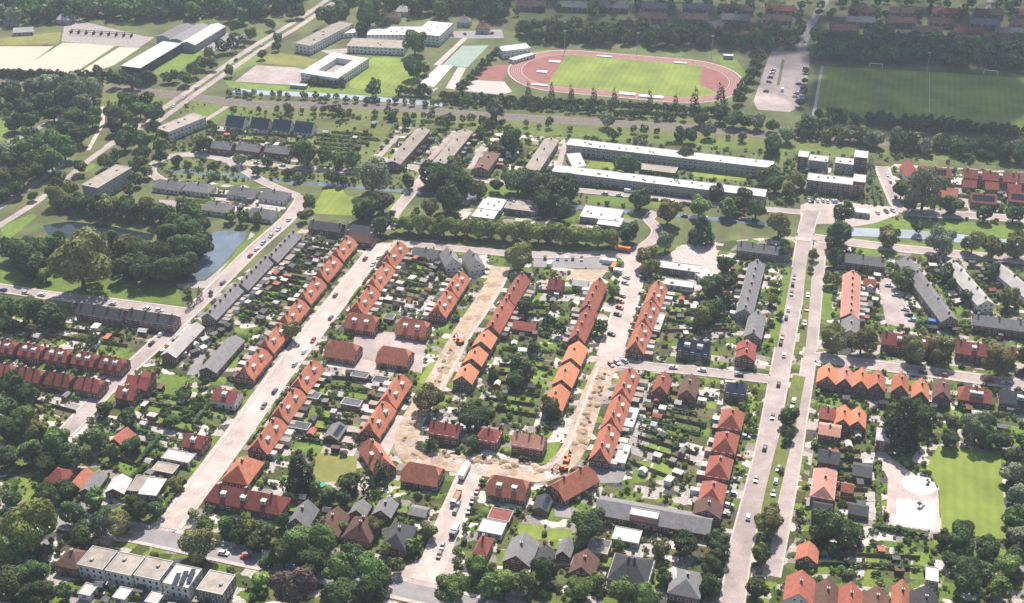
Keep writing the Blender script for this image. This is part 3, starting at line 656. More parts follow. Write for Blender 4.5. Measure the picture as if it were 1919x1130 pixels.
# grass
for nm, m, pts in [
    ('football_field', 'field', [(1543, 124), (1730, 134), (1919, 146), (2100, 158), (2100, 265), (1919, 247), (1740, 233), (1522, 215)]),
    ('lawn', 'field', [(698, 108), (760, 110), (805, 118), (785, 150), (745, 178), (655, 165), (655, 152)]),
    ('lawn', 'lawn', [(420, 150), (480, 158), (655, 166), (745, 179), (700, 182), (430, 165)]),
    ('lawn', 'lawn_dry', [(510, 96), (560, 105), (600, 112), (580, 125), (480, 118)]),
    ('lawn', 'field', [(607, 355), (640, 352), (650, 367), (692, 372), (660, 404), (580, 400)]),
    ('lawn', 'lawn', [(735, 362), (760, 365), (750, 400), (722, 410)]),
    ('lawn', 'field', [(1107, 302), (1158, 305), (1152, 318), (1096, 314)]),
    ('lawn', 'field', [(1302, 317), (1400, 328), (1396, 340), (1294, 330)]),
    ('lawn', 'field', [(1758, 835), (1875, 850), (1886, 1012), (1765, 996), (1760, 915), (1735, 880)]),
    ('lawn', 'lawn', [(0, 500), (150, 520), (330, 532), (345, 572), (200, 560), (100, 548), (0, 535)]),
    ('lawn', 'field', [(805, 680), (822, 682), (800, 720), (780, 718)]),
    ('lawn', 'lawn_dry', [(595, 850), (670, 855), (665, 900), (580, 905)]),
    ('lawn', 'lawn', [(0, 225), (18, 222), (14, 260), (0, 265)]),
    ('lawn', 'lawn', [(370, 200), (440, 207), (400, 230), (350, 225)]),
    ('lawn', 'lawn', [(325, 85), (382, 98), (330, 140), (285, 140)]),
    ('lawn', 'lawn', [(430, 120), (500, 95), (480, 120), (400, 150)]),
    ('lawn', 'lawn_dry', [(55, 65), (115, 60), (110, 82), (0, 85), (0, 72)]),
    ('lawn', 'lawn', [(0, 425), (60, 400), (70, 405), (10, 455)]),
    ('lawn', 'lawn', [(130, 320), (175, 305), (180, 312), (140, 335)]),
    ('lawn', 'lawn', [(905, 345), (960, 340), (1010, 375), (900, 372)]),
    ('lawn', 'lawn', [(960, 238), (1200, 255), (1440, 275), (1600, 280), (1600, 290), (1440, 284), (1060, 255), (960, 247)]),
    ('lawn', 'lawn', [(1100, 366), (1200, 372), (1300, 392), (1180, 388), (1100, 380)]),
    ('lawn', 'lawn', [(1640, 408), (1800, 415), (1919, 425), (1919, 450), (1800, 436), (1600, 430)]),
    ('lawn', 'lawn', [(1590, 445), (1740, 458), (1919, 470), (1919, 490), (1740, 468), (1600, 452)]),
    ('lawn', 'lawn', [(1600, 462), (1650, 470), (1640, 482), (1600, 474)]),
    ('lawn', 'lawn', [(1545, 520), (1562, 520), (1558, 600), (1538, 600)]),
    ('lawn', 'lawn', [(1540, 664), (1640, 674), (1780, 690), (1850, 700), (1850, 705), (1780, 696), (1640, 682), (1540, 672)]),
    ('lawn', 'lawn', [(1340, 104), (1380, 112), (1400, 140), (1370, 190), (1330, 195), (1375, 150)]),
    ('lawn', 'lawn', [(1000, 95), (1030, 92), (1045, 98), (985, 108)]),
    ('lawn', 'lawn', [(1186, 866), (1222, 862), (1212, 903), (1185, 906)]),
    ('lawn', 'field', [(1225, 868), (1266, 872), (1260, 900), (1216, 900)]),
    ('lawn', 'field', [(972, 980), (1018, 985), (1020, 1010), (1000, 1012), (970, 1000)]),
    ('lawn', 'field', [(1025, 990), (1072, 992), (1070, 1010), (1022, 1012)]),
    ('lawn', 'lawn', [(1022, 830), (1050, 828), (1040, 868), (1010, 870)]),
    ('lawn', 'field', [(565, 785), (612, 785), (600, 815), (560, 805)]),
    ('lawn', 'field', [(1625, 1035), (1648, 1038), (1645, 1090), (1618, 1088)]),
    ('lawn', 'lawn', [(1712, 1035), (1748, 1036), (1746, 1070), (1710, 1070)]),
    ('lawn', 'lawn', [(300, 700), (350, 705), (345, 745), (300, 745)]),
    ('lawn', 'lawn', [(385, 815), (425, 818), (405, 850), (380, 845)]),
    ('lawn', 'lawn', [(430, 660), (455, 662), (440, 690), (415, 690)]),
    ('verge', 'verge', [(480, 318), (650, 328), (735, 340), (735, 352), (640, 343), (480, 330)]),
    ('verge', 'verge', [(318, 312), (480, 326), (480, 331), (318, 318)]),
    ('verge', 'verge', [(318, 322), (480, 336), (640, 349), (640, 356), (480, 342), (318, 328)]),
    ('verge', 'verge', [(735, 465), (960, 470), (1150, 480), (1150, 468), (960, 455), (735, 450)]),
    ('verge', 'verge', [(590, 228), (735, 235), (690, 305), (560, 295)]),
    ('verge', 'lawn', [(450, 460), (505, 422), (512, 425), (400, 545), (388, 545)]),
]:
    poly(nm, pts, 0.05, m)
    if nm in ('lawn', 'football_field'): KEEP.append([P(*p) for p in pts])
# railway embankment and its green banks
ribbon('embankment_verge', [(-60, 172), (190, 182), (480, 207), (705, 212), (905, 230), (1135, 242), (1285, 253), (1435, 263), (1700, 280), (1980, 305)], 25, 0.045, 'verge')
ribbon('railway_bed', [(-60, 155), (190, 165), (330, 178), (480, 195), (705, 199), (905, 216), (1135, 230), (1285, 240), (1435, 252), (1700, 270), (1980, 296)], 13, 0.10, 'ballast')
for off in (-2.6, -1.1, 1.1, 2.6):
    ribbon('rail', [(-60, 155), (190, 165), (330, 178), (480, 195), (705, 199), (905, 216), (1135, 230), (1285, 240), (1435, 252), (1700, 270), (1980, 296)], 0.16, 0.22, 'metal_dark', off)
# water
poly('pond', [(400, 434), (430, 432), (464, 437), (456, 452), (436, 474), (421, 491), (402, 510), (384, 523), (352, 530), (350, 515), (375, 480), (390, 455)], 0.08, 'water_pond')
poly('pond', [(80, 422), (130, 415), (200, 422), (290, 440), (285, 450), (240, 452), (150, 445), (90, 440)], 0.08, 'water')
poly('pond_bank', [(470, 434), (478, 440), (402, 530), (385, 540), (330, 540), (330, 533), (386, 526), (425, 492), (462, 454)], 0.06, 'paving')
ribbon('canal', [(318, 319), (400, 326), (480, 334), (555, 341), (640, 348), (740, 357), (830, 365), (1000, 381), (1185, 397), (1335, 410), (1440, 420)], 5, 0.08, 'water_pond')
ribbon('canal', [(1575, 434), (1640, 436), (1720, 440), (1800, 447), (1919, 460), (2000, 470)], 11, 0.08, 'water_sky_sheen')
ribbon('canal', [(440, 169), (480, 173), (610, 179), (685, 184), (768, 191), (830, 196)], 9, 0.08, 'water_sky_sheen')
ribbon('ditch', [(-30, 545), (60, 556)], 2, 0.08, 'water')
# sports grounds
for nm, m, pts in [
    ('tennis_court', 'court', [(-40, 87), (100, 87), (40, 131), (-40, 128)]), ('tennis_court', 'court', [(118, 80), (219, 84), (138, 138), (37, 131)]),
    ('tennis_court', 'court', [(224, 88), (262, 90), (214, 122), (160, 140), (143, 139)]), ('court_path', 'paving', [(120, 50), (152, 35), (155, 40), (270, 68), (290, 70), (260, 90), (115, 78)]),
    ('parking_lot', 'road_grey', [(440, 65), (475, 65), (430, 95), (360, 95), (420, 60)]),
    ('school_yard', 'road', [(480, 122), (555, 127), (600, 140), (560, 160), (440, 153)]), ('school_yard', 'road', [(600, 95), (655, 90), (650, 100), (625, 104)]),
    ('path', 'road_pale', [(872, 66), (882, 66), (825, 122), (812, 122)]),
    ('ball_court', 'court_green', [(828, 123), (866, 86), (916, 85), (876, 126)]), ('ball_court', 'felt_white', [(787, 156), (823, 122), (849, 123), (813, 163)]),
    ('ball_court', 'pavement', [(835, 165), (858, 126), (874, 127), (852, 168)]),
    ('ball_court', 'tartan', [(885, 150), (920, 121), (958, 122), (942, 152)]), ('court_path', 'pavement', [(868, 170), (888, 150), (945, 153), (960, 172), (940, 178)]),
    ('parking_lot', 'road', [(1412, 190), (1440, 108), (1446, 96), (1516, 96), (1518, 112), (1506, 195), (1480, 210), (1420, 206)]), ('path', 'pavement', [(1522, 217), (1528, 217), (1543, 124), (1538, 124)]),
    ('schoolyard', 'pavement', [(1262, 470), (1340, 450), (1352, 527), (1300, 531), (1235, 490)]),
    ('plaza', 'road_pale', [(1500, 385), (1530, 372), (1565, 378), (1680, 388), (1685, 402), (1640, 418), (1600, 425), (1555, 420), (1500, 420)]),
    ('playground_paving', 'road_pale', [(1643, 830), (1660, 848), (1675, 862), (1718, 892), (1758, 915), (1762, 998), (1660, 986), (1664, 897), (1643, 855)]),
    ('playground_paving', 'play_white', [(1680, 934), (1754, 944), (1750, 992), (1680, 983)]),
    ('parking_lot', 'road', [(1645, 520), (1668, 522), (1722, 606), (1705, 618), (1660, 606)]),
    ('building_plot', 'road_grey', [(1000, 470), (1150, 478), (1145, 505), (1000, 500)]), ('building_plot', 'sand', [(1075, 505), (1140, 505), (1120, 530), (1060, 525)]),
    ('parking_lot', 'road_grey', [(388, 625), (400, 628), (370, 705), (350, 702)]),
    ('courtyard', 'road_pale', [(640, 660), (715, 665), (705, 735), (640, 700)]), ('courtyard', 'road', [(665, 618), (760, 625), (800, 650), (790, 700), (660, 668)]),
    ('courtyard', 'road', [(600, 850), (625, 795), (672, 800), (660, 850)]), ('courtyard', 'road_pale', [(745, 780), (760, 785), (725, 860), (690, 800)]),
    ('courtyard', 'road_grey', [(1105, 872), (1175, 880), (1165, 905), (1115, 905)]), ('yard', 'road_grey', [(1035, 930), (1065, 945), (1075, 972), (1040, 968)]),
    ('square', 'road', [(760, 1062), (800, 1040), (850, 1050), (850, 1085), (800, 1110), (735, 1098)]),
    ('pathway', 'road', [(1120, 660), (1150, 645), (1190, 670), (1180, 690), (1140, 700), (1115, 690)]),
    ('plaza', 'road_pale', [(690, 470), (735, 472), (745, 455), (700, 455)]),
]:
    poly(nm, pts, 0.065, m); KEEP.append([P(*p) for p in pts])
# athletics track
ta = P(1029, 164); tb = P(1286, 187); tc = P(1170, 141); td = (tb - ta).normalized(); tn_ = Vector((-td.y, td.x))
def oval(R, hl, z, m, name, R2=None):
    pts = []
    for k in range(33): a = -math.pi / 2 + math.pi * k / 32; pts.append((hl + R * math.cos(a), R * math.sin(a)))
    for k in range(33): a = math.pi / 2 + math.pi * k / 32; pts.append((-hl + R * math.cos(a), R * math.sin(a)))
    v = [(*(tc + td * x + tn_ * y), z) for x, y in pts]
    return structure(name, mesh(name, v, [tuple(range(len(v)))], m))
HL, RO = 44.0, 46.5
oval(RO + 1.2, HL, 0.098, 'pavement', 'track_kerb'); oval(RO, HL, 0.105, 'tartan', 'running_track'); oval(RO - 9.4, HL, 0.113, 'pavement', 'track_edge'); oval(RO - 10.0, HL, 0.12, 'tartan', 'running_track')
for k in range(1, 6):
    R = RO - 1.55 * k; L_ = []
    for q in range(17): a = -math.pi / 2 + math.pi * q / 16; L_.append(tc + td * (HL + R * math.cos(a)) + tn_ * (R * math.sin(a)))
    for q in range(17): a = math.pi / 2 + math.pi * q / 16; L_.append(tc + td * (-HL + R * math.cos(a)) + tn_ * (R * math.sin(a)))
    ribbon('lane_line', L_ + [L_[0]], 0.12, 0.116 - 0.0002 * k, 'line', world=True, step=40)
g = lambda x, y: tc + td * (x * 1.13) + tn_ * (y * 1.13)
poly('infield', [g(-47, -31), g(43, -31), g(58, -27), g(66, -18), g(52, -6), g(50, 31), g(-47, 31)], 0.127, 'field', world=True)
for x, y, w, h, kd in [(-52, 14, 9, 4, 'high jump'), (-56, -8, 8, 4, 'high jump'), (8, -35, 12, 5, 'pole vault'), (24, -36, 18, 5, 'pole vault'), (-20, 33, 12, 2.4, 'long jump'), (34, 33, 10, 2.4, 'long jump'), (-52, -33, 12, 3, 'long jump')]:
    c = g(x, y); mb = MB(); mb.box(-w / 2, w / 2, -h / 2, h / 2, 0.1, 0.75); mb.box(-w / 2 - .1, w / 2 + .1, -h / 2 - .1, h / 2 + .1, 0.7, 0.8)
    tag(obj('landing_mat', mb.mesh('landing_mat', ['felt_white']), None, (c.x, c.y, 0), math.atan2(td.y, td.x)), f'white {kd} landing mat beside the red running track', 'mat', f'{kd} mats on the athletics ground')
cc = P(1722, 908); structure('playground_circle', mesh('playground_circle', [(cc.x + 7.2 * math.cos(k * .157), cc.y + 7.2 * math.sin(k * .157), 0.12) for k in range(40)], [tuple(range(40))], 'play_white'))
for w0, w1 in (((1543, 126), (1522, 214)), ((1742, 136), (1742, 232))): ribbon('field_line', [w0, w1], 0.55, 0.10, 'pavement')
# streets
road('street', [(312, 990), (345, 948), (426, 841), (537, 686), (637, 558), (716, 458)], 8.2, 'road_pale', pw=2.4)
road('street', [(118, 815), (134, 800), (175, 756), (217, 714), (250, 684), (300, 638), (350, 591), (390, 553), (475, 468), (542, 408), (568, 370)], 7, 'road', pw=1.4)
road('street', [(-60, 532), (0, 540), (100, 555), (200, 566), (345, 585)], 6.5, 'road', pw=1.2)
road('building_site_road', [(938, 500), (927, 533), (890, 591), (863, 632), (830, 696), (800, 746), (775, 786), (762, 822), (768, 850), (800, 864), (870, 872), (950, 884), (1020, 888), (1055, 868), (1082, 825), (1108, 750), (1138, 680)], 11, 'sand', pave=False)
road('street', [(1136, 690), (1150, 640), (1170, 580), (1186, 520), (1190, 490), (1165, 470)], 10, 'road_pale', pw=1.5)
road('main_road', [(1362, 1180), (1372, 1130), (1390, 1022), (1421, 900), (1438, 830), (1463, 690), (1480, 600), (1500, 500), (1511, 430), (1522, 395)], 8.4, 'road', pw=.8)
road('service_road', [(1446, 1080), (1467, 972), (1485, 872), (1498, 791), (1510, 716), (1520, 641), (1526, 580), (1533, 508), (1538, 455)], 5.8, 'road', pw=.8)
road('street', [(60, 965), (180, 985), (300, 1008), (425, 1036), (600, 1072), (755, 1105), (900, 1138)], 8.5, 'road_grey')
road('street', [(795, 1090), (813, 1055), (835, 997), (855, 947), (884, 880)], 8.2, 'road_pale', pw=1.5)
road('street', [(1515, 668), (1652, 686), (1765, 701), (1890, 718), (1990, 730)], 6.2, 'road')
road('street', [(1150, 680), (1210, 687), (1310, 696), (1450, 712)], 6, 'road', pw=1)
road('street', [(1500, 442), (1603, 456), (1690, 466), (1790, 476), (1960, 492)], 6.5, 'road')
road('street', [(1652, 312), (1658, 328), (1673, 363), (1690, 392), (1735, 401), (1815, 404), (1960, 415)], 6.5, 'road')
road('bypass_road', [(-30, 445), (0, 423), (62, 383), (120, 340), (170, 298), (222, 262), (275, 225), (350, 173), (425, 121), (475, 87), (555, 39), (610, 2), (660, -35)], 5.2, 'road', pave=False)
road('bypass_road', [(200, 275), (240, 250), (288, 233), (362, 180), (437, 128), (487, 94), (566, 46), (621, 8), (680, -30)], 5.2, 'road', pave=False)
road('road', [(-30, 293), (8, 272), (62, 245), (100, 226), (140, 200), (190, 170)], 6, 'road_grey', pave=False)
road('cycle_path', [(192, 200), (192, 230), (180, 255), (165, 282)], 2.8, 'road_pale', pave=False)
road('road', [(-30, 410), (40, 362), (85, 330), (130, 298)], 5, 'road_grey', pave=False)
road('street', [(733, 430), (736, 405), (775, 355), (797, 325), (760, 312), (700, 322)], 6, 'road', pw=1)
road('street', [(568, 372), (500, 344), (420, 300), (350, 290), (300, 300), (283, 322), (300, 336)], 5, 'road', pw=1)
road('street', [(420, 302), (480, 308), (560, 315), (700, 324)], 5, 'road', pw=1)
road('street', [(735, 456), (850, 466), (1000, 478), (1165, 474), (1215, 456), (1232, 432), (1215, 410), (1230, 398)], 5.5, 'road', pw=1)
road('street', [(797, 326), (900, 338), (1030, 352), (1200, 368), (1350, 385), (1500, 398)], 5, 'road', pw=1)
for a, b in (((705, 300), (745, 255)), ((800, 305), (850, 250)), ((880, 318), (905, 275)), ((1045, 318), (1060, 268))): road('alley', [a, b], 4, 'road', pave=False)
road('alley', [(1500, 100), (1515, 55), (1545, 5), (1565, -30)], 7, 'road_grey', pave=False)
road('alley', [(1835, 60), (1850, 20), (1862, -20)], 5, 'road_grey', pave=False)
road('alley', [(345, 250), (410, 210), (425, 200)], 4, 'road', pave=False)
road('alley', [(795, 180), (820, 165)], 3, 'road', pave=False)
road('alley', [(1765, 475), (1830, 555), (1850, 590)], 4.5, 'road', pave=False)
road('alley', [(735, 1100), (640, 1128)], 3, 'road', pave=False)
pavements()
# grass strips of the two-lane road
ribbon('verge', [(1428, 1040), (1440, 960), (1460, 870), (1480, 790), (1495, 715), (1498, 705)], 6.2, 0.27, 'verge')
ribbon('verge', [(1503, 650), (1508, 600), (1516, 510), (1522, 470)], 3.6, 0.27, 'verge')
ribbon('verge', [(1448, 650), (1462, 580), (1478, 500)], 4.4, 0.27, 'lawn')
ribbon('verge', [(232, 262), (282, 229), (356, 176.5), (431, 124.5), (481, 90.5), (560, 42.5)], 1.6, 0.09, 'verge')
ribbon('verge', [(1458, 160), (1468, 112)], 2.2, 0.14, 'verge')
ribbon('crossing', [(1490, 447), (1520, 450)], 5, 0.30, 'pavement')
def sand_heap(px, py, r, h, label):
    w = P(px, py); v = []; f = []; n = 14
    for j, (rr, hh) in enumerate(((1, -0.02), (0.72, 0.45), (0.38, 0.85))):
        for k in range(n):
            a = k * 2 * math.pi / n; q = r * rr * RNG.uniform(.85, 1.15); v.append((math.cos(a) * q, math.sin(a) * q * 0.8, hh * h * RNG.uniform(.85, 1.15) if j else -0.05))
    v.append((0, 0, h))
    for j in range(2): f += [(j * n + k, j * n + (k + 1) % n, (j + 1) * n + (k + 1) % n, (j + 1) * n + k) for k in range(n)]
    f += [(2 * n + k, 2 * n + (k + 1) % n, 3 * n) for k in range(n)]
    tag(obj('sand_heap', mesh('sand_heap', v, f, RNG.choice(['sand', 'sand_dark'])), None, (w.x, w.y, 0.1), RNG.uniform(0, 6)), label, 'heap', 'heaps of dug sand along the opened streets')
for i in range(110):
    t = RNG.random(); k = RNG.randrange(4)
    if k < 2: y = 700 + 140 * t; x = 1133 - (y - 700) * 0.36 + RNG.uniform(-11, 11)
    elif k == 2: y = 650 + 180 * t; x = 852 - (y - 650) * 0.52 + RNG.uniform(-9, 9)
    else: x = 770 + 280 * t; y = 846 + (x - 770) * 0.13 + RNG.uniform(-6, 8)
    sand_heap(x, y, RNG.uniform(.9, 2.8), RNG.uniform(.4, 1.3), 'low heap of dug sand on the torn-up street')
def sand_patch(px, py, r, m, z):
    c = P(px, py); n = 11; poly('sand_patch', [c + Vector((math.cos(k * 6.283 / n), math.sin(k * 6.283 / n))) * r * RNG.uniform(.55, 1.15) for k in range(n)], z, m, world=True)
SITE = [(927, 533), (908, 562), (890, 591), (863, 632), (845, 664), (830, 696), (815, 722), (800, 746), (775, 786), (762, 822), (772, 850), (800, 864), (835, 868), (870, 872), (910, 878), (950, 884), (990, 887), (1020, 888), (1055, 868), (1082, 825), (1095, 790), (1108, 750), (1124, 714)]
for i, (x, y) in enumerate(SITE):
    for q in range(3): sand_patch(x + RNG.uniform(-16, 16), y + RNG.uniform(-8, 8), RNG.uniform(1.5, 4), RNG.choice(['sand_dark', 'road', 'sand_dark', 'road_pale']), 0.21)
ribbon('kerb_strip', [(1120, 690), (1098, 750), (1072, 820), (1050, 858), (1020, 876), (960, 872), (880, 858), (810, 850), (782, 836)], 1.6, 0.25, 'pavement')
ribbon('kerb_strip', [(952, 505), (943, 533), (908, 591), (880, 632), (846, 696), (815, 748)], 1.6, 0.25, 'pavement')
ribbon('trench', [(1128, 700), (1110, 750), (1090, 810), (1072, 850)], 2.4, 0.26, 'sand_dark')
ribbon('trench', [(850, 660), (825, 705), (795, 755), (776, 800)], 2.0, 0.26, 'sand_dark')

# ================================================================== BUILDINGS
LOW = dict(roof='half', rm='roof_orange', wm='brick', chim=2)
G_A = 'orange-roofed houses along the wide pale street'
row('{} orange half-hipped block from the tree avenue, pond side of the pale street', 653, 437, 456, 688, 6, 9.5, 4.2, 10, gap=3.6, ext=-4, group=G_A, name='terraced_house', dorm=2, **LOW)
row('{} orange block from the tree avenue, inner side of the pale street', 748, 447, 668, 568, 3, 9.5, 4.2, 10, gap=3, ext=4, group=G_A, name='terraced_house', dorm=2, **LOW)
row('{} orange block below the paired big roofs, inner side of the pale street', 587, 668, 482, 826, 3, 9.5, 4.2, 10, gap=3.2, ext=4, group=G_A, name='terraced_house', dorm=2, **LOW)
row('{} orange block from the grey white-gabled houses, beside the upper sand road', 864, 503, 818, 573, 2, 9.5, 4.2, 10, gap=1.5, ext=-4, group='orange houses on the sand road', name='terraced_house', dorm=2, **LOW)
row('{} orange block from the small green, facing the sand road', 752, 694, 691, 795, 2, 9.5, 4.2, 10, gap=2, ext=-4, group='orange houses on the sand road', name='terraced_house', dorm=2, **LOW)
for lb, r in [('wide orange mansard house nearest the pale street, rear pair', (650, 585, 708, 590)), ('wide orange mansard house nearest the sand road, rear pair', (746, 595, 803, 600)),
              ('wide orange mansard house nearest the pale street, front pair', (613, 637, 671, 643)), ('wide orange mansard house beside the small green, front pair', (710, 648, 769, 653)),
              ('wide orange mansard house at the loop beside the parked trucks', (757, 865, 826, 873)), ('wide orange mansard house at the loop between trucks and solar shed', (917, 890, 990, 898))]:
    house(lb, r, 11.5, 4.0, 9.8, dorm=2 if 'rear' in lb or 'solar' in lb else 0, name='detached_house', group='wide orange mansard houses', sp=2.6, **{**LOW, 'chim': 0})
house('orange house set slantwise at the inner bend of the loop road', (690, 817, 722, 862), 9.5, 4.2, 10, snap=False, name='detached_house', group='slanted loop houses', dorm=1, **LOW)
house('long orange roof set slantwise behind the orange digger', (1040, 905, 1106, 868), 11.5, 4.0, 9.8, snap=False, name='detached_house', group='slanted loop houses', **LOW)
house('orange hipped house closing the pale street, next to the long dark-red roof', (468, 842, 437, 884), 12, 4.5, 10, 'hip', 'roof_orange', 'brick', chim=1, hip=0.8)
house('long dark-red roof lying across the lower end of the pale street', (390, 905, 533, 929), 11, 4.5, 9.5, 'hip', 'roof_red', 'brick', chim=3, hip=0.6, dorm=3)
# between sand road and the second pale street
row('{} red-orange long block from the avenue, right bank of the sand road', 980, 508, 920, 607, 2, 8.2, 5, 9.5, gap=1, rm='roof_rust', ext=5, group='long red-orange blocks round the inner gardens', name='terraced_house', chim=4)
row('{} salmon-roofed gabled house up from the loop, beside the sand road', 866, 702, 914, 616, 3, 9.4, 5.2, 9, gap=5, rm='roof_salmon', wm='brick_brown', group='salmon gabled houses', chim=1, name='gabled_house')
row('{} red-orange long block from the white container, beside the parked cars', 1122, 518, 1083, 624, 2, 8.2, 5, 9.5, gap=1, rm='roof_rust', ext=-5, group='long red-orange blocks round the inner gardens', name='terraced_house', chim=4)
row('{} salmon-roofed gabled house up from the loop, beside the trench', 1035, 752, 1084, 637, 3, 9.4, 5.2, 9, gap=4, rm='roof_salmon', wm='brick_brown', group='salmon gabled houses', chim=1, name='gabled_house')
house('red double house with pink front inside the loop, beside the hedge', (808, 789, 863, 796), 9, 5.4, 9, rm='roof_red', wm='brick', chim=3)
house('small red hipped house inside the loop, between two dark trees', (897, 800, 936, 806), 9, 5.4, 9, 'hip', 'roof_red', 'brick', chim=1, hip=0.7)
house('pinkish-red double house inside the loop, beside a bright lawn', (963, 811, 1022, 817), 9, 5.4, 9, rm='roof_pink', wm='brick', chim=3)
row('{} orange block from the school yard, beside the double-parked street', 1236, 520, 1190, 640, 3, 9, 4.2, 10, gap=1.5, ext=4, group='orange blocks beside the cars', name='terraced_house', dorm=2, **LOW)
row('{} orange block from the side street, along the trench', 1182, 682, 1124, 842, 3, 9, 4.2, 10, gap=2.0, ext=4, group='orange blocks beside the trench', name='terraced_house', dorm=2, **LOW)
for i in range(3):
    x, y = [(1202, 785), (1170, 858), (1258, 605)][i]
    flat(['pale flat-roofed annex behind the middle trench block', 'pale flat-roofed annex behind the lowest trench block', 'pale flat annex behind the orange blocks above the side street'][i], [(1188, 765, 1176, 800), (1172, 832, 1162, 868), (1238, 588, 1228, 618)][i], 5, 3, rm='felt_light', wm='render_white', vents=1, name='annex')
row('{} red hipped house along the main road, counted from the navy roof', 1377, 752, 1332, 925, 4, 10, 5.6, 10.4, gap=4, roof='hip', hip=0.9, rm='roof_rust', wm='brick', chim=1, ext=-2, group='red hipped houses along the main road', name='hipped_house')
house('dark brown house joining the long grey building at the main road', (1330, 930, 1326, 955), 11, 5.6, 9, rm='roof_brown', chim=1)
house('navy-roofed house at the side-street corner of the main road', (1360, 716, 1402, 719), 9, 5.4, 8.6, 'hip', 'roof_navy', 'brick', chim=1, hip=0.5)
house('wide dark navy glazed-tile house above the side street', (1272, 634, 1332, 640), 10, 5.4, 9.8, 'gable', 'roof_navy', 'brick_brown', chim=2, dorm=2, dl=2.6)
row('{} dark red cube house stepping down to the side street', 1400, 634, 1398, 662, 2, 9, 5.6, 8.5, gap=0.6, rm='roof_red', chim=1, group='dark red corner houses')
house('red narrow house facing the side street beside a pale path', (1247, 695, 1236, 722), 7, 5, 9, rm='roof_rust', chim=1)
house('dark brown narrow house facing the side street', (1296, 700, 1288, 730), 8, 5, 9, rm='roof_brown', chim=1)
house('long grey terrace running down beside the main road trees', (1421, 486, 1394, 578), 8.5, 5.5, 8.8, rm='roof_grey', wm='render_grey', chim=7, name='terraced_house', ext=-7)
house('short grey terrace end block beside the main road verge', (1424, 582, 1408, 622), 8.5, 5.5, 8.8, rm='roof_grey', wm='brick_brown', chim=2, name='terraced_house')
house('grey cross terrace above the long grey terrace', (1383, 455, 1482, 463), 8, 5.5, 8.5, rm='roof_grey', wm='brick_brown', chim=5, name='terraced_house')
flat('low grey school wing in the sandy yard', (1236, 494, 1312, 506), 8, 4, rm='felt_light', wm='brick_brown', name='school')
flat('white flat roof at the foot of the school yard', (1310, 505, 1335, 525), 9, 3.5, rm='felt_white', wm='render_white', name='school', vents=1)
flat('low cream shed below the school wing', (1245, 528, 1300, 534), 7, 3, rm='felt_light', wm='render_white', name='annex')
house('white-gabled grey house nearest the avenue trees', (838, 462, 850, 484), 9, 4.5, 9, rm='roof_grey', wm='render_white', chim=1, group='white-gabled houses below the avenue')
house('white-gabled grey house beside the sand road top', (880, 466, 894, 488), 9, 4.5, 9, rm='roof_grey', wm='render_white', chim=1, group='white-gabled houses below the avenue')
house('dark grey bungalow below the avenue beside the white-gabled houses', (775, 463, 822, 468), 8, 3, 6, rm='roof_grey', wm='brick_brown', chim=1)
house('dark red cottage beside the building plot', (1030, 520, 1055, 524), 9, 4.5, 8.5, rm='roof_red', chim=1)
house('cream-fronted cottage below the building plot', (1075, 522, 1102, 527), 7, 3.4, 5, rm='felt_light', wm='render_white', chim=0)
house('rust-roofed outbuilding in the inner gardens', (963, 600, 1005, 606), 7, 3, 5.6, rm='roof_rust', chim=0)
# terraces by the pond street
row('{} long grey terrace block from the little bridge, pond street', 554, 430, 386, 584, 3, 8.5, 5.5, 8.8, gap=0.3, rm='roof_grey', wm='brick_brown', chim=6, ext=9, group='grey terrace on the pond street', name='terraced_house', sp=2.6)
row('{} dark grey block across the pond street, from the pond corner', 330, 588, 146, 568, 2, 9, 5.5, 9, gap=2, rm='roof_dark', wm='brick', chim=4, group='dark grey blocks', name='terraced_house')
house('light grey ridge-roofed hall with red gable by the pond street', (371, 604, 311, 659), 8, 5, 7.4, rm='felt_light', wm='brick', chim=0, name='hall', sp=2.6, cat='building')
house('light grey and brown ridge-roofed hall beside garage alley', (441, 628, 388, 688), 9, 4, 6.4, rm='roof_grey', wm='brick_brown', chim=0, name='hall', cat='building')
row('{} red double house from the pond street, upper red row', 232, 670, -10, 632, 5, 9.5, 5, 9, gap=3, roof='half', rm='roof_red', chim=2, ext=0, group='upper red row', name='double_house', dorm=2)
row('{} red double house from the pond street, lower red row', 190, 710, -20, 676, 4, 9, 5, 9, gap=3, roof='half', rm='roof_red', chim=2, group='lower red row', name='double_house')
house('red corner house at the bend of the pond street', (240, 702, 282, 708), 9, 5, 8.8, rm='roof_red', chim=1)
house('orange lean-to house behind the red corner house', (268, 694, 284, 697), 6, 4, 6.5, rm='roof_rust', chim=0)
house('dark red house with white dormer beside the red corner house', (222, 722, 256, 727), 9, 5, 8.6, rm='roof_red', chim=1, dorm=1)
house('red house with white gable and three rooflights beside the pale street', (402, 727, 446, 733), 9, 5.2, 8.6, rm='roof_red', wm='render_white', chim=0, dorm=1)
house('dark red house with brown front lower down the pale street', (348, 812, 384, 817), 9, 5.2, 8.6, rm='roof_red', wm='brick', chim=1, dorm=1)
house('rust-roofed barn half hidden by trees left of the pale street', (238, 800, 214, 822), 7, 3.5, 6.2, rm='roof_rust', chim=0, snap=False)
house('red hipped cottage at the left edge of the wooded corner', (92, 876, 128, 880), 10, 3.4, 7, 'hip', 'roof_red', chim=0, hip=.7)
house('orange-roofed narrow barn next to the red hipped cottage', (163, 876, 138, 905), 6, 3, 5.4, rm='roof_orange', chim=0, snap=False)
house('grey-brown barn next to the orange narrow barn', (186, 882, 160, 915), 6.5, 3, 5.2, rm='roof_grey', chim=0, snap=False)
house('grey barn with one white roof slope among the lower trees', (228, 888, 212, 915), 8, 3.4, 5.8, rm='felt_light', chim=0, snap=False)
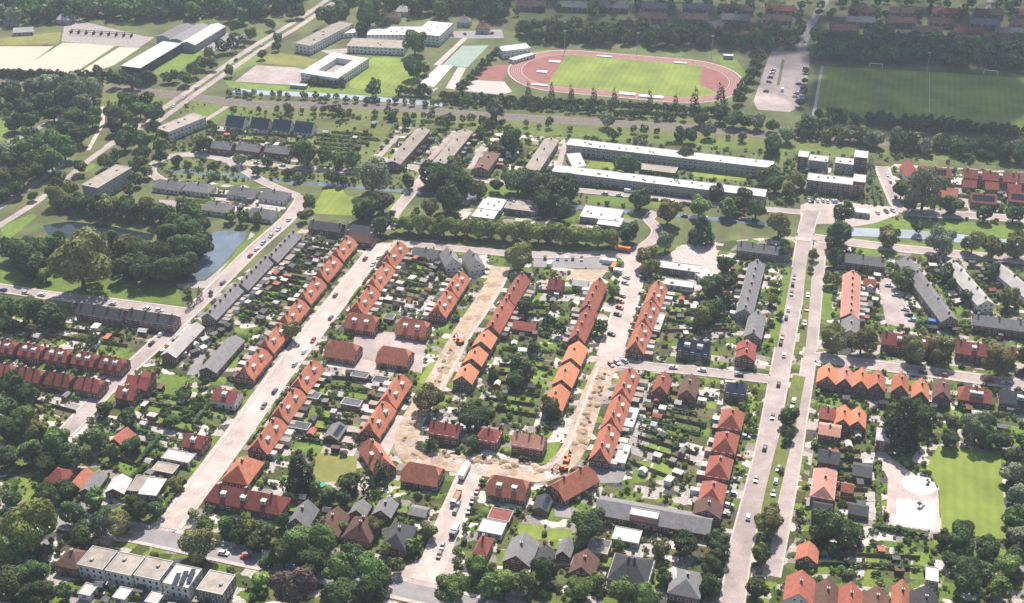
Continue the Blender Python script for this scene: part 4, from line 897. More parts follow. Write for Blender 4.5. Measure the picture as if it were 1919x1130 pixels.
flat('bright white flat roof among the lower trees', (296, 897, 276, 928), 8, 3.4, rm='felt_white', wm='brick', vents=0, snap=False, name='garage')
flat('brownish flat roof beside the bright white roof', (274, 893, 256, 921), 8, 3.2, rm='felt_gravel', wm='brick', vents=0, snap=False, name='garage')
flat('pale greenhouse-like flat roof left of the pale street', (308, 852, 362, 858), 7, 3, rm='felt_light', wm='render_white', vents=0, name='garage')
flat('beige flat shed below the pale greenhouse roof', (290, 874, 330, 880), 6, 3, rm='felt_gravel', wm='timber', vents=0, name='garage')
# lower left row of white flat-topped houses
for i, (x, y, rm) in enumerate([(183, 1046, 'felt_gravel'), (235, 1057, 'felt_gravel'), (288, 1066, 'felt_gravel'), (342, 1080, 'felt_light'), (405, 1092, 'felt_gravel')]):
    flat(f'{ORD[i]} white flat-topped house from the dark hipped house, bottom street', (x - 24, y - 4, x + 24, y + 4), 11, 7, rm=rm, wm='render_white' if i < 4 else 'brick_brown', name='town_house', group='white flat-topped town houses', sp=2.4, vents=1, cat='house', ww=1.3, wh=1.7)
for i in range(3):
    a = P(330 + i * 14, 1083 - i * 4 + 2, 7.5); mb = MB(); mb.box(-3.6, 3.6, -0.9, 0.9, 0, 0.12); 
    tag(obj('solar_panel_row', mb.mesh('solar_panel_row', ['solar']), None, (a.x, a.y, 7.24), ANG_U + 0.2), 'dark slanting solar panel row on the fourth white flat-topped house', 'solar panel', 'panels on the white house')
house('dark hipped house beneath the huge bright green tree', (112, 1030, 156, 1036), 10, 5, 8.5, 'hip', 'roof_brown', chim=1, hip=.8)
for i, (x, y) in enumerate([(165, 1105), (230, 1112), (290, 1120)]): flat(f'{ORD[i]} low pale back extension below the white flat-topped houses', (x - 12, y - 1, x + 12, y + 2), 6, 3, rm='felt_light', wm='render_white', vents=0, name='annex', group='back extensions')
# lower middle houses
for lb, r, Wd, ze, zr, rf, rm, ch in [
    ('grey gabled house among trees with stepped chimney', (575, 935, 556, 970), 9, 4, 8.5, 'gable', 'roof_grey', 1), ('dark wine-red gabled house among the middle trees', (632, 948, 612, 985), 9.5, 4, 8.5, 'gable', 'roof_brown', 1),
    ('broad brown hipped house among the middle trees', (690, 955, 665, 995), 12, 4, 8.5, 'hip', 'roof_brown', 2), ('dark slate hipped house by the truck street', (755, 968, 740, 1012), 10, 5, 9, 'hip', 'roof_dark', 1),
    ('brown-roofed cottage above the dark slate house', (730, 930, 712, 955), 8, 3.4, 6.5, 'gable', 'roof_grey', 1), ('grey cottage above the broad brown house', (680, 935, 668, 955), 7, 3.4, 6.2, 'gable', 'roof_grey', 0),
    ('red and orange hipped house on the truck street', (893, 1004, 918, 1008), 10.5, 5, 9.5, 'hip', 'roof_rust', 1), ('brownish garage beside the truck street', (770, 948, 800, 956), 6, 3, 4.4, 'gable', 'roof_grey', 0),
    ('long dark grey gabled house below the bright lawn', (988, 998, 964, 1040), 11, 4.5, 8.8, 'gable', 'roof_grey', 1), ('small dark barn beside the bright lawn', (1026, 1022, 1016, 1042), 7, 3, 5.4, 'gable', 'roof_dark', 0),
    ('narrow barn with white edge beside the bright lawn', (1066, 1005, 1054, 1032), 5.5, 3.2, 5.8, 'gable', 'roof_grey', 0), ('brown gabled house with pale trim beside a straight path', (1100, 1028, 1090, 1062), 9.5, 4.6, 8.8, 'gable', 'roof_brown', 1),
    ('grey-beige hipped house by the tall trees of the main road', (1296, 1055, 1280, 1100), 12, 4.8, 8.8, 'hip', 'roof_grey', 1), ('pale cross-gabled annex beside the grey-beige house', (1262, 1062, 1270, 1090), 6, 4, 6, 'gable', 'felt_light', 0)]:
    house(lb, r, Wd, ze, zr, rf, rm, chim=ch, hip=.8)
house('big black-blue hipped villa with white eaves at the bottom street', (1146, 1040, 1222, 1052), 15, 5.5, 11, 'hip', 'roof_dark', 'render_white', chim=2, hip=.9, oh=.9)
house('long grey low hall with pink roof box beside the main road', (1120, 940, 1335, 968), 12, 4, 7, rm='roof_grey', wm='brick', chim=0, name='hall', cat='building')
flat('pink roof box standing on the long grey hall', (1182, 959, 1234, 966), 4.5, 7.4, rm='felt_light', wm='roof_pink', vents=0, name='roof_box', win=False)
flat('row of beige garages with flat roofs below the long grey hall', (1150, 1000, 1200, 1006), 8, 3, rm='felt_light', wm='render_grey', vents=0, name='garage')
flat('pale flat garage beside brown gabled house', (1104, 1022, 1142, 1026), 8, 3, rm='felt_gravel', wm='render_grey', vents=0, name='garage')
flat('dark-red flat shed beside the truck street', (918, 962, 958, 968), 7, 3, rm='roof_red', wm='brick', vents=0, name='garage')
flat('pale flat roof above the red and orange hipped house', (900, 985, 945, 991), 8, 3, rm='felt_light', wm='render_white', vents=0, name='garage')
house('small shed covered with solar panels beside the slanted orange roof', (1022, 925, 1012, 950), 6.5, 2.8, 4.6, rm='roof_dark', wm='timber', chim=0, solar=7, name='garden_house', cat='shed', win=False)
house('timber garage with solar roof in the court of orange houses', (634, 790, 620, 815), 7, 3, 5, rm='roof_grey', wm='timber', chim=0, solar=5, name='garden_house', cat='shed', win=False)
for i, (x0, y0, x1, y1) in enumerate([(660, 700, 690, 704), (700, 710, 728, 714), (560, 738, 600, 742), (642, 752, 676, 757), (540, 795, 580, 800), (722, 592, 738, 596)]):
    flat('low dark garden garage between the two rows of orange houses', (x0, y0, x1, y1), 5, 2.7, rm='felt_dark', wm='timber', vents=0, name='garage', group='dark garages between the orange rows', cat='garage')
# right side
for i, (x, y, rm) in enumerate([(1553, 688, 'roof_salmon'), (1586, 692, 'roof_pink'), (1616, 696, 'roof_salmon'), (1646, 700, 'roof_orange'), (1690, 704, 'roof_orange'), (1728, 716, 'roof_salmon'), (1768, 716, 'roof_brown')]):
    house(f'{ORD[i]} gabled house from the main road in the row on the grassy street', (x + 3, y - 8, x - 4, y + 16), 7.4 if i else 9, 5, 9.3, rm=rm, chim=1, group='small gabled row on the grassy street', name='gabled_house')
house('broad brown-roofed house with orange hip at the end of the gabled row', (1800, 722, 1862, 730), 10, 5, 9.3, 'hip', 'roof_rust', chim=1, hip=.5, dorm=1, dl=6)
house('dark slate double house beyond the broad brown-roofed house', (1876, 730, 1960, 740), 10, 5, 9, 'gable', 'roof_dark', chim=1, dorm=1, dl=5)
row('{} dark red terrace from the main road behind the round street trees', 1655, 620, 1905, 650, 2, 10, 5.6, 9.6, gap=8, rm='roof_red', chim=4, group='dark red terraces behind the round trees', name='terraced_house', dorm=2)
house('pinkish long terrace roof with centre chimneys by the main road', (1598, 506, 1594, 586), 9, 5.5, 8.8, rm='roof_pink', wm='brick', chim=7, snap=False, name='terraced_house', ext=8)
house('dark terrace end block below the pinkish long terrace', (1596, 590, 1594, 618), 8.5, 5, 8, rm='roof_grey', wm='render_white', chim=1, snap=False, name='terraced_house')
house('long slanting grey terrace beside the wedge car park', (1697, 480, 1782, 592), 9, 5.5, 8.6, rm='roof_grey', wm='brick_brown', chim=5, snap=False, name='terraced_house')
house('long slanting pale terrace behind the grey slanting terrace', (1783, 486, 1850, 562), 9, 5.5, 8.4, rm='felt_light', wm='render_white', chim=5, snap=False, name='terraced_house')
house('outer slanting pale terrace near the canal trees', (1868, 490, 1935, 545), 9, 5.5, 8.4, rm='felt_light', wm='render_white', chim=3, snap=False, name='terraced_house')
house('grey cross terrace at the canal street corner', (1576, 473, 1660, 484), 8.5, 5.5, 8.6, rm='roof_grey', wm='brick_brown', chim=3, name='terraced_house')
house('grey terrace at the end of the slanting car lane', (1826, 590, 1960, 606), 9, 5.5, 8.8, rm='roof_grey', wm='brick_brown', chim=4, name='terraced_house')
house('small brown house in the gardens behind pinkish terrace', (1620, 520, 1642, 524), 6.5, 3, 5.4, rm='roof_rust', chim=0)
for lb, r, Wd, ze, zr, rf, rm in [('low pinkish-red house with orange stripe on the service road', (1538, 762, 1566, 766), 9, 5, 8, 'gable', 'roof_rust'), ('orange gabled house second from the service road', (1586, 758, 1578, 784), 7, 5, 8.5, 'gable', 'roof_salmon'), ('orange gabled house third from the service road', (1612, 762, 1606, 788), 7, 5, 8.5, 'gable', 'roof_salmon'),
        ('grey pink-fronted house below the orange gabled pair', (1536, 796, 1576, 800), 9, 6.5, 8.4, 'gable', 'roof_pink'), ('pale pink hipped house beside the service road gardens', (1551, 868, 1541, 920), 9.5, 5.4, 9, 'hip', 'roof_pink'), ('dark roof above the pale pink hipped house', (1535, 842, 1575, 848), 9, 5, 8, 'gable', 'roof_dark'),
        ('dark roof below the pale pink hipped house', (1525, 942, 1560, 946), 8, 4.5, 7, 'gable', 'roof_dark'), ('tiny orange cottage below the wooded service-road garden', (1518, 1014, 1512, 1040), 8, 3.4, 6.6, 'gable', 'roof_orange'),
        ('dark flat-looking house behind the pale pink house', (1600, 870, 1635, 876), 9, 4, 6, 'gable', 'roof_dark'), ('dark roofed shed house with pale conservatory', (1592, 945, 1628, 949), 7, 3, 5, 'gable', 'roof_dark'),
        ('red-roofed garden house behind the pale pink house', (1578, 905, 1600, 909), 6, 2.8, 4.6, 'gable', 'roof_rust'), ('pink-fronted tall house with dark square by playground', (1644, 808, 1668, 812), 9, 7, 8.2, 'hip', 'felt_light')]:
    house(lb, r, Wd, ze, zr, rf, rm, chim=1 if zr > 7 else 0, hip=.7)
for lb, r, Wd, rm in [('red-orange gabled villa with white eaves at the bottom corner', (1504, 1068, 1497, 1112), 10.5, 'roof_rust'), ('dark brown gabled house next to the red-orange villa', (1556, 1082, 1546, 1128), 8.5, 'roof_brown'), ('orange-brown gabled house beside the dark brown gabled house', (1600, 1090, 1590, 1135), 8.5, 'roof_rust'),
        ('narrow bright orange roof below the small lawns', (1694, 1085, 1688, 1128), 6, 'roof_orange'), ('slate gabled house beside the narrow orange roof', (1742, 1098, 1728, 1140), 10, 'roof_dark'), ('brown house with pale dormer below the small lawns', (1648, 1098, 1640, 1136), 9, 'roof_brown')]:
    house(lb, r, Wd, 5, 9.5, 'gable', rm, wm='render_white' if 'villa' in lb else 'brick', chim=1)
flat('grey flat roof next to the slate gabled house', (1735, 1075, 1758, 1078), 8, 3.4, rm='felt_light', wm='render_grey', vents=0, name='garage')
# apartment blocks
flat('rear long white-roofed apartment block by the canal', (1062, 272, 1450, 303), 11, 7.6, rm='felt_white', wm='render_grey', name='apartment_block', vents=14, sp=3.4, group=None, ww=2.4)
flat('front long white-roofed apartment block with lawns behind', (1036, 320, 1436, 358), 10.5, 7.2, rm='felt_white', wm='render_grey', name='apartment_block', vents=14, sp=3.4, ww=2.4)
flat('low white link building between the long apartment blocks', (1074, 288, 1086, 313), 9, 4, rm='felt_white', wm='render_white', name='link_building', win=False, vents=1) 
flat('low grey garages in the court between the long apartment blocks', (1200, 313, 1268, 319), 9, 3, rm='felt_gravel', wm='brick_brown', name='garage', vents=0, win=False)
flat('brick apartment block with pale flat roof beside the plaza', (1514, 331, 1602, 341), 11, 9, rm='felt_light', wm='brick', name='apartment_block', vents=3)
flat('white square stair tower end beside the plaza block', (1600, 333, 1622, 336), 11, 11.5, rm='felt_white', wm='brick', name='apartment_tower', vents=0)
flat('white square top block near the railway beside the hedge', (1602, 288, 1626, 291), 11, 11.5, rm='felt_white', wm='brick_brown', name='apartment_tower', vents=0)
flat('pale flat-roofed rear block near the railway, tower side', (1566, 300, 1600, 304), 10, 8, rm='felt_light', wm='render_grey', name='apartment_block', vents=2)
flat('pale flat-roofed rear block near the railway, middle', (1517, 295, 1552, 299), 10, 8, rm='felt_light', wm='render_grey', name='apartment_block', vents=2)
flat('small dark cube house between the long apartments and rear blocks', (1497, 288, 1515, 290), 10, 10, rm='felt_light', wm='brick_brown', name='apartment_tower', vents=0)
flat('small white kiosk with awning on the plaza', (1598, 393, 1630, 396), 7, 3.5, rm='felt_white', wm='render_grey', name='kiosk', vents=0, cat='kiosk')
for i, (r, lb) in enumerate([((798, 239, 731, 301), 'first brown-roofed terrace beside the allotments'), ((878, 242, 817, 302), 'second brown-roofed terrace from the allotments'), ((945, 262, 895, 312), 'third brown-roofed terrace from the allotments'), ((1041, 258, 983, 322), 'fourth brown-roofed terrace, beside the long apartment blocks')]):
    house(lb, r, 9.5, 6, 7.6, 'gable', 'felt_gravel' if i != 2 else 'roof_brown', 'brick_brown', chim=4, name='terraced_house', group='brown-roofed terraces by the allotments', sp=2.8)
for i, x in enumerate([443, 489, 530, 571]):
    y = 216 + (x - 443) * 0.085
    house(f'{ORD[i]} navy-roofed double house from the long grey apartment slab', (x - 17, y, x + 17, y + 2), 10, 4, 9.5, rm='roof_navy', wm='render_white', chim=0, group='navy-roofed double houses', name='double_house', dorm=0)
row('{} dark grey row of houses below the navy roofs', 392, 262, 545, 274, 3, 9, 5, 8, gap=3, rm='roof_grey', chim=2, group='grey houses below navy roofs', name='double_house')
flat('grey apartment slab beside the bypass road', (304, 244, 374, 216), 13, 8, rm='felt_gravel', wm='render_white', name='apartment_block', snap=False, vents=3)
flat('grey apartment slab with light gable beside the pond trees', (168, 350, 232, 312), 12, 11, rm='felt_gravel', wm='render_grey', name='apartment_block', snap=False, vents=2)
for i, (x, y) in enumerate([(316, 337), (372, 342), (455, 350), (514, 356), (407, 378), (490, 390)]):
    house(f'{ORD[i]} grey hipped bungalow block from the apartment slab with light gable', (x - 25, y - 2, x + 25, y + 3), 11, 3.6, 7, 'hip', 'roof_grey', 'render_white', chim=1, hip=.5, group='grey bungalow blocks by the pond', name='bungalow')
for lb, r, rm in [('dark terrace roof left of the shady trees by the lawn', (582, 413, 642, 419), 'roof_dark'), ('dark terrace roof beneath the shady trees by the lawn', (652, 419, 702, 425), 'roof_dark'), ('dark low row behind the first orange block', (648, 433, 700, 440), 'roof_brown')]:
    house(lb, r, 9, 4.5, 7.5, rm=rm, wm='brick_brown', chim=2, name='terraced_house')
flat('white school roof nearest the big dark oaks', (902, 380, 944, 385), 16, 4, rm='felt_white', wm='render_grey', name='school', vents=3)
flat('white lower school wing above the tree avenue', (890, 398, 930, 403), 12, 3.8, rm='felt_white', wm='render_grey', name='school', vents=2)
flat('grey school roof under the big dark oaks', (950, 382, 1010, 388), 14, 4, rm='felt_gravel', wm='brick_brown', name='school', vents=3)
flat('white school roof with dark stack at the avenue end', (1092, 396, 1164, 404), 16, 4, rm='felt_white', wm='render_grey', name='school', vents=3)
flat('white school corner above the avenue end', (1122, 413, 1166, 417), 12, 3.8, rm='felt_white', wm='render_grey', name='school', vents=1)
# top left halls and schools
flat('bright white-roofed sports hall beside the tennis courts', (323, 80, 245, 126), 17, 8, rm='felt_white', wm='metal_dark', name='sports_hall', snap=False, win=False, vents=0)
for i, r in enumerate([(352, 43, 305, 66), (380, 43, 330, 72), (408, 43, 350, 78)]):
    house(f'{ORD[i]} long grey shed roof of the depot behind the sports hall', r, 14, 7, 9, rm='roof_grey' if i < 2 else 'felt_light', wm='render_grey', chim=0, snap=False, name='depot_hall', group='grey depot halls', cat='building', win=False)
house('low clubhouse with blue-shaded front left of the courts', (25, 52, 62, 50), 9, 3.5, 6, rm='felt_light', wm='render_grey', chim=0, snap=False, name='clubhouse', cat='building')
mb = MB()
root = thing('pergola', 'long dark pergola of beams above the tennis courts', 'pergola', (*P(190, 66), 0), ANG_V + 0.1)
for y in (-2, 2): mb.box(-28, 28, y - .2, y + .2, 2.6, 3.0)
obj('beams', mb.mesh('beams', ['timber_dark']), root)
for k in range(9):
    mb = MB(); mb.box(-.2, .2, -2.4, 2.4, 0, 2.6); obj('post', mb.mesh('post', ['timber_dark']), root, (-27 + k * 6.75, 0, 0))
flat('long school block with beige roof beside the bypass', (567, 84, 648, 42), 15, 8, rm='felt_gravel', wm='render_white', name='school_building', snap=False, vents=4)
flat('wide low school gym with beige roof and pale walls', (656, 79, 762, 84), 20, 6, rm='felt_gravel', wm='render_white', name='school_building', snap=False, vents=2)
flat('rear school wing with skylights', (690, 58, 800, 58), 22, 6, rm='felt_light', wm='render_white', name='school_building', snap=False, vents=3, sky=4)
flat('tall white school block behind the spreading tree', (800, 66, 826, 42), 22, 9, rm='felt_white', wm='render_white', name='school_building', snap=False, vents=4)
flat('small white pavilion between the school blocks', (635, 60, 668, 58), 10, 4, rm='felt_white', wm='render_white', name='school_pavilion', snap=False, vents=0)
# courtyard building
def ring_building():
    c = P(628, 124, 6); a0 = P(565, 138, 6); a1 = P(625, 101, 6); d = a1 - a0; ang = math.atan2(d.y, d.x); Wd = (P(655, 146, 6) - P(565, 140, 6)).length * 0.86; L = d.length
    root = thing('school_building', 'white square school building around a sunken brown courtyard', 'building', (c.x, c.y, 0), ang)
    t = 9; h = 6.5; x, y = L / 2, Wd / 2
    for k, (x0, x1, y0, y1) in enumerate(((-x, x, -y, -y + t), (-x, x, y - t, y), (-x, -x + t, -y + t, y - t), (x - t, x, -y + t, y - t))):
        obj('wall', mesh('wall', boxv(x0 + .01, x1 - .01, y0 + .01, y1 - .01, -.3, h), BOXF, 'render_white'), root)
        e = 0.2 if k < 2 else -0.02
        obj('roof', mesh('roof', boxv(x0 - (.2 if k != 3 else -.0), x1 + (.2 if k != 2 else 0), y0 - e, y1 + e, h, h + .3 + .01 * k), BOXF, 'felt_light' if k != 1 else 'felt_white'), root)
    obj('courtyard_floor', mesh('courtyard_floor', boxv(-x + t, x - t, -y + t, y - t, 0.1, 2.2), BOXF, 'felt_gravel'), root)
    put_windows(root, L, Wd, h, visible_faces(c, ang), 3.4, 2.2, 1.5)
ring_building()
flat('small white shed row in front of the courtyard school', (545, 158, 575, 160), 4, 2.6, rm='felt_white', wm='render_grey', name='bicycle_shed', vents=0, win=False, snap=False)
flat('white two-storey clubhouse at the running track', (938, 92, 990, 86), 12, 7, rm='felt_white', wm='render_white', name='clubhouse', snap=False, vents=0)
flat('white lower terrace wing of the track clubhouse', (958, 112, 998, 100), 6, 3, rm='felt_white', wm='render_white', name='clubhouse', snap=False, vents=0)
flat('small white shelter on the grass at the far track bend', (1356, 103, 1374, 104), 4, 3, rm='felt_white', wm='render_grey', name='shelter', win=False, vents=0, snap=False)
# right upper houses
house('red triangular gable house at the road head beside the railway', (1702, 298, 1716, 318), 9, 6, 11, rm='roof_red', wm='render_white', chim=0, snap=False)
house('red-brown row with blue solar roof near the railway', (1722, 310, 1784, 316), 10, 5, 9, rm='roof_rust', chim=1, solar=8, snap=False)
house('red-brown terrace near the railway at the far right', (1808, 316, 1905, 326), 10, 5.5, 9, rm='roof_red', chim=3, snap=False, name='terraced_house', dorm=2)
house('red-brown end house near the railway at the far right', (1912, 326, 1980, 332), 10, 5.5, 9, rm='roof_red', chim=1, snap=False, name='terraced_house')
house('orange-roofed house behind the large willow', (1748, 348, 1796, 354), 12, 5, 9, rm='roof_orange', chim=1, snap=False)
house('red house covered with blue solar panels, right of the willow', (1820, 360, 1868, 364), 10, 5, 9, rm='roof_rust', chim=1, solar=9, snap=False)
house('red house with blue solar strip at the right edge', (1892, 358, 1950, 364), 10, 5, 9, rm='roof_rust', chim=1, solar=9, snap=False)
for i in range(3): house(f'{ORD[i]} dark red gable along the middle right lane', (1805 + i * 42, 336 + i * 4, 1830 + i * 42, 338 + i * 4), 8, 4, 7, rm='roof_red', chim=0, snap=False, group='small dark red gables')
# far town beyond the woods
k = 0
for y in (4, 22, 38, 54):
    for x in range(905, 1990, 78):
        xx = x + (y * 3) % 60; yy = y + (xx - 900) * 0.018 - 6
        if 1500 < xx < 1565 or (y > 30 and 1220 < xx < 1700 and RNG.random() < .6) or (xx < 1150 and y > 15): continue
        fm = RNG.choice(['red', 'brown', 'brown', 'grey']); house(f'dull {fm} terrace in the shaded far town, {ORD[(4, 22, 38, 54)[::-1].index(y)]} row behind the woods', (xx - 27, yy, xx + 27, yy + 2), 9.5, 5.5, 9, rm='roof_' + fm, wm='brick_brown', chim=3, group=f'far town {fm} terraces {y}', name='terraced_house', snap=False, sp=5)
for x, y in ((738, 22), (755, 10), (870, 30), (905, 42), (940, 8), (20, 28), (120, 25), (270, 2), (330, 4), (375, 5)):
    house('pale hip-roofed villa half hidden in the far woods', (x - 12, y, x + 12, y + 1), 10, 5, 8.5, 'hip', RNG.choice(['roof_grey', 'roof_brown', 'felt_light']), 'render_grey', chim=1, hip=.6, group='villas in the far woods', snap=False, name='villa')
# ================================================================== GARDENS
KEEP.append([P(*p) for p in ((600, 222), (740, 232), (700, 305), (555, 296))])
garden('the gardens behind the pond street terrace', [(566, 446), (640, 458), (508, 612), (412, 588)], 17, 2.2, .5, 3)
garden('the gardens between the pale street and upper sand road', [(772, 478), (850, 500), (796, 592), (705, 578)], 8, 2, .45, 3)
garden('the gardens between the two lower orange rows', [(618, 690), (735, 700), (660, 862), (535, 842)], 8, 1, .65, 3, fence=.8)
garden('the inner gardens inside the loop', [(992, 530), (1085, 538), (1018, 640), (935, 640)], 7, 1.6, .5, 4)
garden('the lower inner gardens inside the loop', [(938, 640), (1050, 645), (1000, 800), (885, 780)], 9, 1.2, .65, 5)
garden('the gardens above the side street', [(1250, 540), (1385, 560), (1372, 632), (1235, 640)], 6, 2, .4, 4, segs=4)
garden('the gardens between trench and main road', [(1205, 715), (1350, 735), (1300, 935), (1165, 880)], 11, 2.2, .4, 4, segs=5)
garden('the gardens between the dark grey blocks and red rows', [(140, 592), (330, 606), (225, 668), (20, 636)], 4, 3, .35, 9, segs=5, ss=1.2)
garden('the shaded plots of the lower red row', [(-10, 700), (190, 722), (140, 790), (-10, 740)], 5, 1.5, .3, 6)
garden('the narrow plots between the two red rows', [(0, 656), (225, 692), (190, 706), (-10, 672)], 2, 2, .4, 8, fence=1)
garden('the gardens left of the pale street', [(275, 722), (440, 745), (345, 930), (180, 868)], 9, 1.4, .65, 6, segs=4)
garden('the yards between the light grey halls', [(402, 600), (440, 612), (352, 690), (332, 665)], 7, 1.4, .2, 2)
garden('the gardens behind the pinkish terrace', [(1612, 500), (1648, 505), (1650, 612), (1608, 605)], 9, 1.6, .35, 3)
garden('the gardens between the slanting terraces', [(1715, 482), (1765, 488), (1835, 575), (1790, 590)], 8, 1.2, .5, 3)
garden('the gardens right of the slanting terraces', [(1800, 490), (1868, 495), (1919, 560), (1850, 572)], 6, 1.2, .6, 3)
garden('the gardens above the dark red terraces', [(1720, 600), (1919, 615), (1919, 640), (1690, 618)], 3, 2.5, .5, 6)
garden('the back plots of the small gabled row', [(1535, 722), (1860, 752), (1855, 785), (1530, 760)], 2, 5, .45, 14, segs=7)
garden('the plots along the service road', [(1530, 812), (1648, 815), (1640, 960), (1505, 950)], 8, 1.2, .4, 3)
garden('the front plots of the hipped houses', [(1388, 735), (1420, 742), (1368, 965), (1340, 958)], 12, 0, .8, 3, hed=.7, fence=.2, segs=2)
garden('the lawn plots above the bottom right villas', [(1540, 1020), (1780, 1030), (1770, 1090), (1520, 1075)], 3, 2.2, .75, 12, segs=6)
garden('the gardens of the bottom middle houses', [(930, 1000), (1240, 1020), (1260, 1100), (930, 1090)], 3, 2, .7, 14, segs=7)
garden('the wooded plots of the middle houses', [(540, 925), (790, 950), (760, 1030), (520, 1000)], 4, 1.5, .8, 8, segs=5)
garden('the plots below the white flat-topped houses', [(150, 1090), (440, 1120), (420, 1160), (120, 1140)], 2, 2, .6, 8, segs=6)
garden('the gardens of the navy-roofed houses', [(400, 236), (600, 246), (560, 300), (385, 288)], 4, 2, .35, 12, segs=6)
garden('the allotments beside the brown-roofed terraces', [(612, 226), (735, 236), (695, 302), (566, 292)], 9, .7, .9, 3, fence=.1, hed=.45, segs=5)
garden('the plots between the bungalow blocks', [(290, 350), (545, 362), (520, 405), (300, 385)], 3, 2, .35, 9, segs=6)
for i, q in enumerate([[(812, 246), (832, 248), (770, 308), (750, 306)], [(892, 250), (912, 254), (855, 312), (835, 308)], [(960, 262), (985, 264), (945, 318), (920, 316)]]):
    garden(f'the {ORD[i]} yard strip between the brown-roofed terraces', q, 8, .9, .35, 2)
garden('the yards below the brick plaza block', [(1700, 325), (1919, 342), (1919, 398), (1700, 380)], 3, 2, .4, 10, segs=6)
garden('the yards of the brick plaza block', [(1500, 310), (1610, 318), (1606, 326), (1500, 322)], 1, 1, .7, 6, segs=5)
garden('the yards beside the long grey terrace', [(1345, 500), (1395, 505), (1385, 590), (1350, 580)], 7, 1.5, .4, 3)
garden('the yards below the avenue', [(770, 472), (830, 478), (820, 492), (770, 488)], 2, 1, .5, 4)
garden('the gardens right of the playground woods', [(1780, 752), (1919, 765), (1919, 840), (1790, 820)], 4, 1.2, .6, 8, segs=5)
fill_bushes([(566, 436), (1150, 480), (1600, 470), (1980, 510), (1990, 1160), (-60, 1160), (-60, 600), (345, 606)], 5200, 1.1, 4.6)
fill_bushes([(300, 240), (600, 238), (1060, 262), (1600, 300), (1950, 330), (1950, 430), (1600, 420), (1400, 400), (1000, 380), (560, 340), (300, 345)], 2000, 1.3, 5.2)
fill_bushes([(0, 180), (300, 190), (900, 235), (1440, 275), (1900, 300), (1900, 312), (1440, 290), (900, 250), (300, 215), (0, 240)], 1100, 1.3, 5)
flush_bushes()
# low hedges in front of the orange rows
for (x0, y0), (x1, y1), n, w in [((728, 470), (652, 572), 3, 'the upper inner row of the pale street'), ((568, 690), (462, 838), 4, 'the lower inner row of the pale street'), ((668, 470), (480, 712), 6, 'the pond-side row of the pale street'), ((1206, 548), (1180, 636), 3, 'the school-side orange blocks'), ((1402, 760), (1362, 950), 5, 'the red hipped houses')]:
    for i in range(n):
        t0, t1 = (i + .08) / n, (i + .86) / n
        hedge(P(x0 + (x1 - x0) * t0, y0 + (y1 - y0) * t0), P(x0 + (x1 - x0) * t1, y0 + (y1 - y0) * t1), f'low front hedge before {w}', f'front hedges before {w}', .75, 'front_hedge', .9)
# clipped hedges one can follow
for a, b, lb in [((1640, 990), (1738, 1006), 'long clipped hedge along the foot of the playground'), ((1642, 870), (1648, 985), 'tall clipped hedge between service plots and playground'), ((1632, 300), (1640, 385), 'tall dark hedge beside the brick plaza block'), ((782, 835), (805, 850), 'curved dark hedge around the red double house inside the loop'),
                 ((392, 760), (362, 800), 'green hedge beside the pale street gardens'), ((296, 860), (240, 905), 'bright hedge beside the white flat roof'), ((345, 900), (305, 960), 'clipped verge hedge at the foot of the pale street'), ((1550, 690), (1532, 740), 'hedge on the corner of the gabled row'), ((300, 820), (260, 870), 'pale green hedge between two narrow plots')]:
    hedge(P(*a), P(*b), lb, None, 1.3, 'hedge', 1.6)

# ================================================================== TREES
trees([(62, 165, 30, 'w'), (92, 160, 34, 'w'), (72, 195, 32, 'd'), (127, 178, 38, 'd'), (140, 160, 32, 'w'), (172, 172, 34, 'w'), (160, 200, 32, 'w'), (172, 224, 30, 'g'), (45, 206, 34, 'd'), (25, 232, 28, 'd'), (57, 228, 28, 'd'), (18, 180, 28, 'd'),
       (140, 222, 30, 'g'), (150, 257, 30, 'd'), (128, 244, 30, 'd'), (100, 268, 32, 'g'), (72, 273, 30, 'g'), (120, 282, 34, 'g'), (45, 280, 30, 'g'), (15, 285, 32, 'w'), (100, 215, 26, 'd'), (92, 190, 28, 'd')],
      '{} tree in the wooded strip beside the bypass junction', 'trees of the wooded strip by the bypass junction')
trees([(20, 305, 36, 'd'), (55, 302, 34, 'd'), (95, 303, 40, 'g'), (10, 338, 32, 'o'), (42, 332, 32, 'd'), (70, 322, 30, 'd'), (28, 355, 26, 'd'), (4, 365, 26, 'd'), (110, 330, 22, 'd')], '{} tree over the dark lane by the bypass', 'trees over the dark lane')
trees([(215, 237, 26, 'd'), (210, 210, 24, 'd'), (237, 222, 26, 'g'), (262, 207, 28, 'g'), (288, 214, 30, 'd'), (250, 188, 24, 'g'), (275, 184, 22, 'd'), (232, 184, 22, 'g'), (288, 238, 22, 'd'), (232, 265, 28, 'g'), (265, 266, 30, 'g'), (300, 275, 26, 'g'), (245, 245, 24, 'd')], '{} tree in the clump behind the grey apartment slab', 'clump behind the slab')
trees([(312, 142, 18, 'd'), (327, 140, 18, 'g'), (347, 143, 22, 'd'), (362, 128, 22, 'g'), (378, 115, 20, 'g'), (390, 97, 18, 'g'), (415, 85, 20, 'd'), (435, 82, 20, 'd'), (430, 132, 15, 'g'), (215, 147, 22, 'g'), (272, 143, 20, 'd'), (182, 130, 15, 'g'), (240, 150, 20, 'd'), (255, 155, 18, 'd'), (455, 75, 14, 'g'), (395, 118, 18, 'd')], '{} tree around the white sports hall', 'trees round the sports hall')
